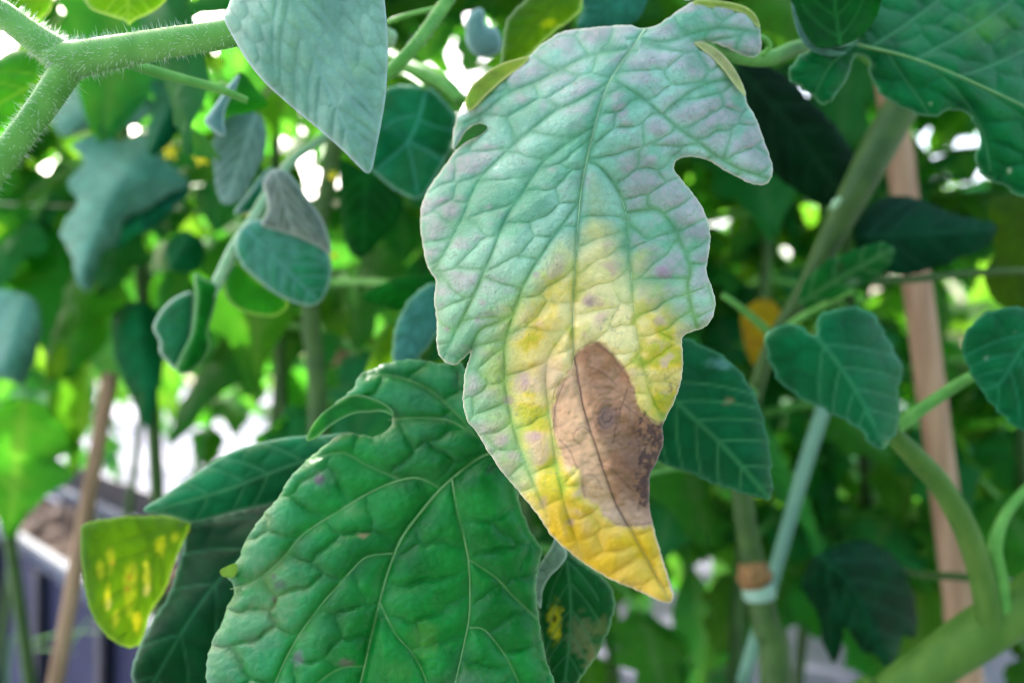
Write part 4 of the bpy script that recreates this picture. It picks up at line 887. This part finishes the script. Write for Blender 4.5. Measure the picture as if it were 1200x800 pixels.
BO = [(263, 22), (268, 8), (276, -12), (300, -40), (420, -60), (445, -20), (450, 0), (453, 30), (454, 62), (452, 105), (447, 140), (440, 175), (436, 196), (431, 203), (421, 195), (402, 176), (372, 150), (342, 125), (312, 98), (292, 74), (276, 48)]
B18 = Blade(BO, .2, (.0, -.006), [(330, -50), (350, 20), (378, 90), (410, 160), (432, 203)], None, (8, 120, 34, .9), 4, 1.8, .0012, (34, 16, 1.0), 6, lambda x, y, dm, s_: .00006 * dm + .0016 * np.sin(x / 19 + y / 80), .0028, 6, 83)
B18.build('leaf', Cp, M_blue, simple_colour((142, 188, 162), (116, 166, 142), (118, 162, 146), (176, 196, 196), 1.3, [(420, 82, 22, 12, (126, 168, 130), .5)], 38, 50, .86), 'smooth blue grey leaf hanging point down at the top', .0003, base=(330, -50))
px_tube('leaf_stalk', [(380, 10, .24, 8), (360, -60, .22, 6), (330, -52, .201, 3)], M_stem, Cp, 10)
B19 = Blade([(90, -20), (97, -2), (108, 12), (128, 19), (146, 25), (151, 30), (158, 24), (176, 16), (192, 4), (200, -20)], .30, (0, 0), [(150, -20), (150, 28)], None, (4, 50), 4, 2.5, .0007, (24, 18, .5), 5, None, .003, 6, 85)
B19.build('leaf', Cp, M_lime, simple_colour((96, 166, 20), (80, 150, 14), (120, 180, 60), (176, 206, 150), 1.3, (), 40, 40), 'bright lime leaf at the top edge above the hairy stem', .0, base=(150, -20))
B20 = Blade([(-40, 70), (-10, 72), (14, 62), (35, 60), (60, 82), (62, 92), (52, 112), (38, 134), (16, 152), (-10, 170), (-40, 180)], .31, (0, 0), [(60, 84), (20, 110), (-40, 140)], None, (4, 60), 4, 3, .0007, (24, 18, .5), 5, None, .003, 6, 87)
B20.build('leaf', Cp, M_lime, simple_colour((66, 140, 24), (52, 124, 18), (80, 150, 40), (170, 206, 150), 1.3, (), 41, 40), 'backlit green leaf at the left edge inside the fork of the hairy stem', .0, base=(60, 84))
B21 = Blade([(-30, 40), (-20, 0), (10, -20), (50, -25), (62, -5), (58, 14), (40, 26), (15, 20), (0, 40)], .33, (0, 0), [(60, 0), (-20, 10)], None, (4, 50), 4, 3, .0007, (24, 18, .5), 5, None, .003, 6, 89)
B21.build('leaf', Cp, M_lime, simple_colour((80, 150, 24), (60, 132, 18), None, (170, 206, 150), 1.3, (), 42, 40), 'lime leaf in the top left corner behind the hairy stem', .0, base=(60, 0))

# ---- broad blurred leaves of the plant under the hairy stem
RL = ROWS[5]
for nm, ol, d, md, cc, lb in (
    ('leaf', [(84, 300), (72, 268), (92, 236), (78, 214), (98, 190), (84, 170), (112, 158), (140, 168), (168, 158), (190, 186), (222, 214), (196, 226), (176, 244), (150, 252), (136, 284), (118, 300), (106, 338), (92, 330)], .58, [(200, 214), (140, 215), (95, 325)], ((120, 184, 160), (90, 162, 136)), 'broad blurred blue green lobed leaf below the hairy fork'),
    ('leaf', [(214, 214), (224, 220), (206, 242), (186, 262), (160, 276), (138, 290), (122, 286), (134, 262), (160, 240), (190, 224)], .6, [(218, 216), (130, 285)], ((30, 130, 110), (24, 110, 84)), None),
    ('leaf', [(132, 372), (150, 356), (172, 354), (192, 372), (196, 410), (188, 450), (176, 500), (162, 484), (146, 446), (134, 410)], .66, [(165, 355), (176, 496)], ((44, 132, 92), (30, 110, 66)), 'blurred hanging green leaf over the white ground'),
    ('leaf', [(60, 120), (90, 96), (130, 92), (170, 104), (180, 130), (150, 150), (112, 150), (80, 160), (62, 146)], .62, [(175, 110), (65, 150)], ((120, 184, 160), (90, 162, 136)), None),
    ('leaf', [(176, 96), (206, 100), (226, 120), (214, 150), (196, 172), (176, 184), (172, 150), (182, 124)], .52, [(210, 102), (176, 182)], ((24, 118, 92), (18, 96, 68)), None),
    ('leaf', [(-30, 350), (10, 340), (40, 352), (50, 384), (40, 424), (24, 450), (0, 440), (-30, 450)], .62, [(30, 345), (0, 445)], ((120, 184, 160), (90, 160, 134)), None),
    ('leaf', [(196, 286), (214, 272), (236, 280), (240, 300), (226, 320), (204, 318), (192, 304)], .56, [(230, 276), (198, 314)], ((36, 120, 78), (26, 104, 60)), None)):
    b = Blade(ol, d, (0, -.01), md, None, (5, 50), 4, 4, .003, (30, 22, .6), 9, lambda x, y, dm, s_: .0004 * dm + .005 * np.sin(x / 17 + y / 26), .006, 9, 200, ser=2.6)
    b.build(nm, RL, M_mid if cc[0][0] < 80 else M_blue, simple_colour(cc[0], cc[1], None, None, 1.6, (), 70, 40), lb, .0003, base=md[0])
# ------------------------------------------------------------------ plant 4: curled young sprig at left of centre
p = P(372, 470, .58); Ds = Vector((p.x, p.y, 0))
Dp = thing('tomato_plant', 'tomato plant with curled young leaflets on a drooping sprig left of the pale leaf', 'tomato plant', Ds, GR)
tube('stem', [Ds, Ds + Vector((.004, 0, .45)), P(372, 470, .58), P(364, 380, .575), P(368, 300, .57), P(384, 215, .56), P(400, 120, .55), P(410, 0, .55), P(400, -200, .56), P(400, -420, .58)], [.007, .007, .0068, .0065, .006, .006, .0055, .005, .004, .003], M_stemd, Dp, 12, 6, origin=Ds)
px_tube('sprig', [(395, 150, .55, 6), (370, 168, .47, 6), (345, 185, .42, 6), (318, 220, .39, 6), (296, 258, .375, 6.5), (276, 288, .37, 7), (262, 316, .368, 7), (248, 345, .366, 6), (236, 378, .365, 3)], M_veinp, Dp, 12)
E1 = Blade([(276, 290), (280, 272), (292, 260), (306, 258), (318, 262), (345, 270), (376, 284), (387, 300), (388, 322), (381, 344), (368, 358), (348, 355), (324, 345), (300, 326), (282, 308)], .36, (0, .004), [(290, 270), (330, 310), (370, 350)], None, (5, 60), 4, 2.2, .0012, (22, 16, .6), 5, None, .003, 6, 91, ser=1.0)
E1.build('leaflet', Dp, M_blue, simple_colour((84, 164, 136), (60, 138, 108), (90, 156, 140), (170, 200, 180), 1.3, (), 44, 30), 'cupped blue green young leaflet with a folded grey top', .0003, base=(290, 270))
E2 = Blade([(308, 216), (314, 204), (325, 198), (338, 203), (352, 220), (366, 240), (380, 262), (388, 296), (372, 288), (345, 276), (318, 268), (306, 262), (314, 246), (312, 230)], .352, (0, .006), [(322, 200), (350, 290)], None, (6, 50, 30), 4, 2.2, .0007, (16, 14, .9), 4, None, .003, 5, 93)
E2.build('underside', E1.obj, M_blue, simple_colour((136, 150, 138), (112, 132, 116), (160, 172, 160), (190, 200, 184), 1.2, (), 46, 30), base=(322, 200), thick=.0003)
E3 = Blade([(268, 312), (262, 330), (266, 350), (282, 364), (304, 370), (324, 370), (338, 358), (330, 345), (302, 328), (282, 308)], .375, (0, 0), [(270, 315), (330, 365)], None, (4, 40), 4, 2.5, .0007, (20, 16, .6), 5, None, .003, 5, 95)
E3.build('leaflet', Dp, M_lime, simple_colour((40, 138, 34), (30, 120, 24), None, (130, 180, 110), 1.2, (), 47, 30), 'bright green leaflet under the cupped leaflet', base=(270, 315))
E4 = Blade([(226, 343), (208, 347), (192, 360), (182, 376), (180, 386), (187, 400), (187, 412), (196, 424), (206, 433), (214, 424), (222, 402), (227, 372)], .365, (0, 0), [(226, 345), (205, 430)], None, (4, 40), 4, 2.2, .0007, (20, 16, .6), 5, None, .003, 5, 97)
E4.build('leaflet', Dp, M_blue, simple_colour((38, 124, 92), (26, 110, 70), None, (190, 214, 190), 1.2, (), 48, 30), 'folded young leaflet at the tip of the sprig with a pale margin', .0003, base=(226, 345))
E5 = Blade([(228, 321), (240, 327), (256, 334), (254, 348), (250, 366), (244, 386), (246, 404), (240, 420), (226, 434), (212, 438), (206, 430), (214, 412), (224, 392), (228, 368), (229, 345)], .36, (.004, 0), [(240, 328), (232, 370), (220, 430)], None, (4, 40), 4, 2.2, .0009, (20, 16, .6), 5, lambda x, y, dm, s_: .0002 * dm, .003, 5, 99)
E5.build('leaflet', Dp, M_mid, simple_colour((44, 134, 44), (30, 114, 36), None, (150, 196, 140), 1.2, (), 49, 30), 'rolled green leaflet beside the folded tip leaflet', .0003, base=(240, 328))
E6 = Blade([(250, 186), (252, 160), (264, 142), (288, 130), (306, 136), (312, 160), (308, 186), (298, 206), (286, 230), (268, 240), (255, 228)], .41, (0, 0), [(300, 135), (265, 238)], None, (5, 50, 35), 4, 2.5, .001, (20, 16, .9), 5, None, .003, 6, 101, ser=1.2)
E6.build('leaflet', Dp, M_blue, simple_colour((124, 164, 152), (100, 146, 128), (150, 180, 170), None, 1.4, (), 50, 30), 'pale grey downy leaflet above the sprig', .0003, base=(300, 135))
E7 = Blade([(318, 196), (306, 206), (292, 226), (278, 243), (275, 250), (290, 250), (304, 242), (316, 226), (322, 208)], .385, (0, 0), [(318, 198), (278, 247)], None, (4, 30), 4, 2.5, .0008, (16, 12, .9), 5, None, .003, 5, 103)
E7.build('leaflet', Dp, M_mid, simple_colour((50, 130, 110), (30, 108, 80), None, (180, 206, 200), 1.4, (), 51, 30), 'narrow folded leaflet with a pale margin beside the grey leaflet', .0003, base=(318, 198))
E8 = Blade([(280, 88), (268, 100), (256, 118), (246, 132), (240, 142), (248, 152), (262, 160), (264, 154), (262, 140), (266, 122), (276, 104)], .33, (0, 0), [(278, 90), (256, 155)], None, (4, 30), 4, 2.2, .0006, (16, 12, .9), 5, None, .003, 5, 105)
E8.build('leaflet', Dp, M_blue, simple_colour((128, 174, 170), (104, 156, 150), None, (180, 206, 200), 1.4, (), 52, 30), 'small curled blue grey leaflet left of the hanging blue leaf', .0003, base=(278, 90))
E9 = Blade([(282, 84), (300, 104), (314, 122), (300, 130), (280, 134), (262, 130), (268, 108)], .35, (0, 0), [(282, 86), (285, 132)], None, (4, 30), 4, 2.5, .0006, (16, 12, .9), 5, None, .003, 5, 107)
E9.build('leaflet', Dp, M_lime, simple_colour((30, 128, 28), (22, 108, 20), None, None, 1.4, (), 53, 30), 'vivid green leaflet tucked under the edge of the hanging blue leaf', base=(282, 86))
E10 = Blade([(398, 188), (420, 196), (446, 214), (472, 234), (468, 258), (448, 280), (424, 302), (408, 292), (401, 260), (398, 220)], .46, (0, 0), [(430, 190), (425, 298)], None, (5, 60), 4, 3, .001, (24, 20, .6), 6, None, .003, 6, 109, ser=1.4)
E10.build('leaf', Dp, M_mid, simple_colour((16, 96, 26), (12, 78, 20), (26, 104, 40), None, 1.4, (), 54, 30), 'deep green leaf under the tip of the hanging blue leaf', .0003, base=(430, 190))
E11 = Blade([(448, 112), (462, 102), (482, 100), (505, 105), (522, 120), (534, 138), (534, 160), (520, 190), (508, 212), (492, 232), (472, 228), (450, 212), (434, 196), (440, 160)], .37, (.004, -.004), [(500, 104), (482, 160), (440, 200)], [[(490, 140), (515, 150), (535, 152)], [(480, 165), (505, 180), (520, 190)], [(485, 135), (465, 140), (450, 150)], [(478, 168), (485, 200), (490, 230)]], None, 4, 2.5, .0009, (26, 20, .2), 6, lambda x, y, dm, s_: np.where(y > 165 + (x - 480) * .45, -.0002 * dm, .0001 * dm), .003, 6, 111, ser=1.4)
E11.build('leaf', Dp, M_dark, simple_colour((26, 116, 84), (18, 100, 58), (60, 140, 110), (130, 180, 150), 1.5, (), 55, 40), 'creased blue green leaf between the hanging blue leaf and the pale leaf', .0003, base=(500, 104))
E12 = Blade([(424, 349), (440, 336), (462, 326), (486, 322), (512, 322), (530, 340), (515, 352), (490, 358), (466, 364), (444, 358)], .37, (0, 0), [(520, 335), (426, 349)], None, (4, 40), 4, 2.5, .0007, (24, 18, .2), 6, None, .003, 6, 113, ser=1.2)
E12.build('leaf', Dp, M_mid, simple_colour((22, 122, 26), (16, 104, 20), None, None, 1.4, (), 56, 30), 'pointed bright green leaf left of the pale leaf margin', .0003, base=(520, 335))
E13 = Blade([(515, 334), (494, 338), (478, 354), (466, 376), (461, 400), (462, 428), (480, 430), (498, 410), (514, 388), (530, 370)], .34, (0, -.006), [(515, 340), (490, 375), (470, 425)], None, (5, 40), 4, 2.2, .0009, (22, 16, .4), 5, None, .003, 6, 115, ser=1.2)
E13.build('leaf', Dp, M_dark, simple_colour((84, 156, 140), (62, 136, 112), None, (130, 180, 130), 1.4, (), 57, 30), 'blue green arched leaf touching the left margin of the pale leaf', .0003, base=(515, 340))
E14 = Blade([(430, 440), (434, 415), (444, 392), (460, 380), (466, 400), (470, 430), (520, 420), (530, 400), (515, 385), (540, 420), (530, 440), (470, 450)], .39, (0, 0), None, None, None, 4, 3, .0007, (24, 18, .4), 5, None, .003, 6, 117)
E14.build('leaf', Dp, M_lime, simple_colour((84, 142, 10), (66, 126, 10), None, None, 1.4, (), 58, 30), 'yellow green leaf peeping out above the notched lobe', base=(460, 440))
E15 = Blade([(588, 60), (590, 38), (598, 18), (612, 4), (635, -10), (680, -14), (682, 8), (668, 24), (650, 36), (630, 56), (612, 72), (598, 74), (592, 84), (586, 78)], .30, (0, 0), [(660, -10), (625, 30), (600, 66)], None, (4, 50), 4, 2.5, .0007, (24, 18, .4), 5, None, .003, 6, 119, ser=1.4)
E15.build('leaf', Dp, M_lime, simple_colour((76, 128, 8), (58, 112, 10), None, (160, 190, 150), 1.4, [(642, 28, 10, 7, (170, 180, 10), .8)], 59, 30), 'olive green backlit leaf peeping over the top of the pale leaf', base=(660, -10))
E16 = Blade([(676, -14), (700, -20), (758, -16), (756, 8), (744, 26), (720, 32), (692, 34), (676, 30), (684, 8)], .31, (0, 0), [(740, -15), (690, 30)], None, (4, 50), 4, 2.5, .0007, (24, 18, .4), 5, None, .003, 6, 121)
E16.build('leaf', Dp, M_dark, simple_colour((70, 150, 130), (50, 130, 104), None, None, 1.4, (), 60, 30), 'blue green leaf at the top edge behind the pale leaf', .0003, base=(740, -15))
E17 = Blade([(548, 22), (556, 12), (566, 12), (570, 30), (582, 34), (588, 50), (584, 62), (568, 68), (554, 62), (546, 46)], .36, (0, 0), [(562, 12), (568, 66)], None, (4, 30), 4, 2.5, .0009, (18, 14, .4), 5, None, .004, 6, 123)
E17.build('leaflet', Dp, M_blue, simple_colour((132, 176, 168), (106, 152, 140), None, (180, 206, 200), 1.4, (), 61, 30), 'small frosty curled leaflet left of the olive backlit leaf', .0003, base=(562, 12))
px_tube('leaf_stalk', [(405, 60, .55, 6), (440, 60, .45, 9), (480, 78, .41, 9), (520, 98, .39, 9), (540, 118, .385, 8)], M_stem, Dp, 12)
px_tube('leaf_stalk', [(404, 90, .55, 4), (460, 84, .43, 3), (500, 104, .37, 2)], M_stem, Dp, 8)
px_tube('leaf_stalk', [(366, 330, .57, 5), (440, 330, .46, 4), (520, 336, .37, 2.5)], M_stem, Dp, 8)
dress(Dp, [Vector((Ds.x + .03, Ds.y - .01, z)) for z in np.linspace(1.0, 1.7, 30)], random.Random(5), 1.08, 1.65, .032, 1.25)  # extra leaves added above the frame to block sun flecks on the pale leaf
# yellow flowers and a downy bud of that plant
for k, (x, y, d, s_) in enumerate(((292, 247, .47, 8), (390, 206, .5, 7), (391, 300, .5, 5), (236, 185, .52, 10), (200, 178, .56, 10), (300, 262, .49, 5))):
    c = P(x, y, d); sz = s_ * d / F; VV = [c]; FF = []
    for q in range(5):
        a = q * 2 * math.pi / 5 + k; e = Vector((math.cos(a), 0, math.sin(a))); n_ = Vector((-math.sin(a), 0, math.cos(a))); b0 = len(VV)
        VV += [c + e * sz * .5 + n_ * sz * .3 + Vector((0, -.2 * sz, 0)), c + e * sz * 1.15 + Vector((0, .25 * sz, 0)), c + e * sz * .5 - n_ * sz * .3 + Vector((0, -.2 * sz, 0))]
        FF += [(0, b0, b0 + 1, b0 + 2)]
    fl = mesh_obj('flower', [list(v) for v in VV], FF, M_petal, Dp, list(c), smooth=False)
    V, f = tube_geo([c + Vector((0, -.004, 0)), c + Vector((0, -.002, 0)), c], [sz * .08, sz * .2, sz * .25], 8, 2)
    mesh_obj('anther_cone', V, f, M_petal, fl)
bud = px_tube('bud', [(428, 38, .31, 3), (436, 44, .31, 10), (447, 46, .31, 13), (458, 42, .31, 10), (464, 38, .31, 3)], M_veinp, Cp, 14, 5)
hairs('hairs', [[(430, 42, .31, 8), (447, 46, .31, 12), (460, 42, .31, 8)]], 900, .002, 8, bud)
px_tube('leaf_stalk', [(428, 39, .31, 3), (470, 20, .30, 3), (520, 8, .293, 3)], M_stem, Cp, 8)

# ------------------------------------------------------------------ grass blades by the planter
for k, (x0_, y0_, x1_, y1_, x2_, y2_) in enumerate(((30, 790, 60, 745, 130, 740), (70, 800, 90, 745, 110, 720), (10, 770, 40, 760, 90, 765))):
    dd = 1.05
    b = P(x0_, y0_, dd); b2 = Vector((b.x, b.y, 0))
    tag(mesh_obj('grass_blade', *tube_geo([b2, b, P(x1_, y1_, dd), P(x2_, y2_, dd)], [.0016, .0016, .0013, .0005], 6, 5), M_stem, None, list(b2)), ('thin pale grass blade bending over in front of the grey planter panels', 'longest grass blade, bowed in front of the planter near the yellow streaked leaf', 'lowest grass blade lying flat beside the black planter post')[k], 'grass blade', 'grass blades by the planter')

# ------------------------------------------------------------------ unseen plants added behind the camera to block the low sky
for k, (x, y, hh) in enumerate(((-.15, -1.0, 1.5), (.25, -.95, 1.7), (.65, -1.0, 1.8), (1.05, -.8, 1.8), (1.5, -.6, 1.6), (-.6, -1.1, 1.3), (-1.0, -1.0, 1.2), (.45, -1.3, 1.9))):
    row_plant('unseen leafy tomato plant added behind the camera to shade the scene', x, y, hh, 80 + k, .25, .04, 1.3, True, 'unseen tomato plants added behind the camera')
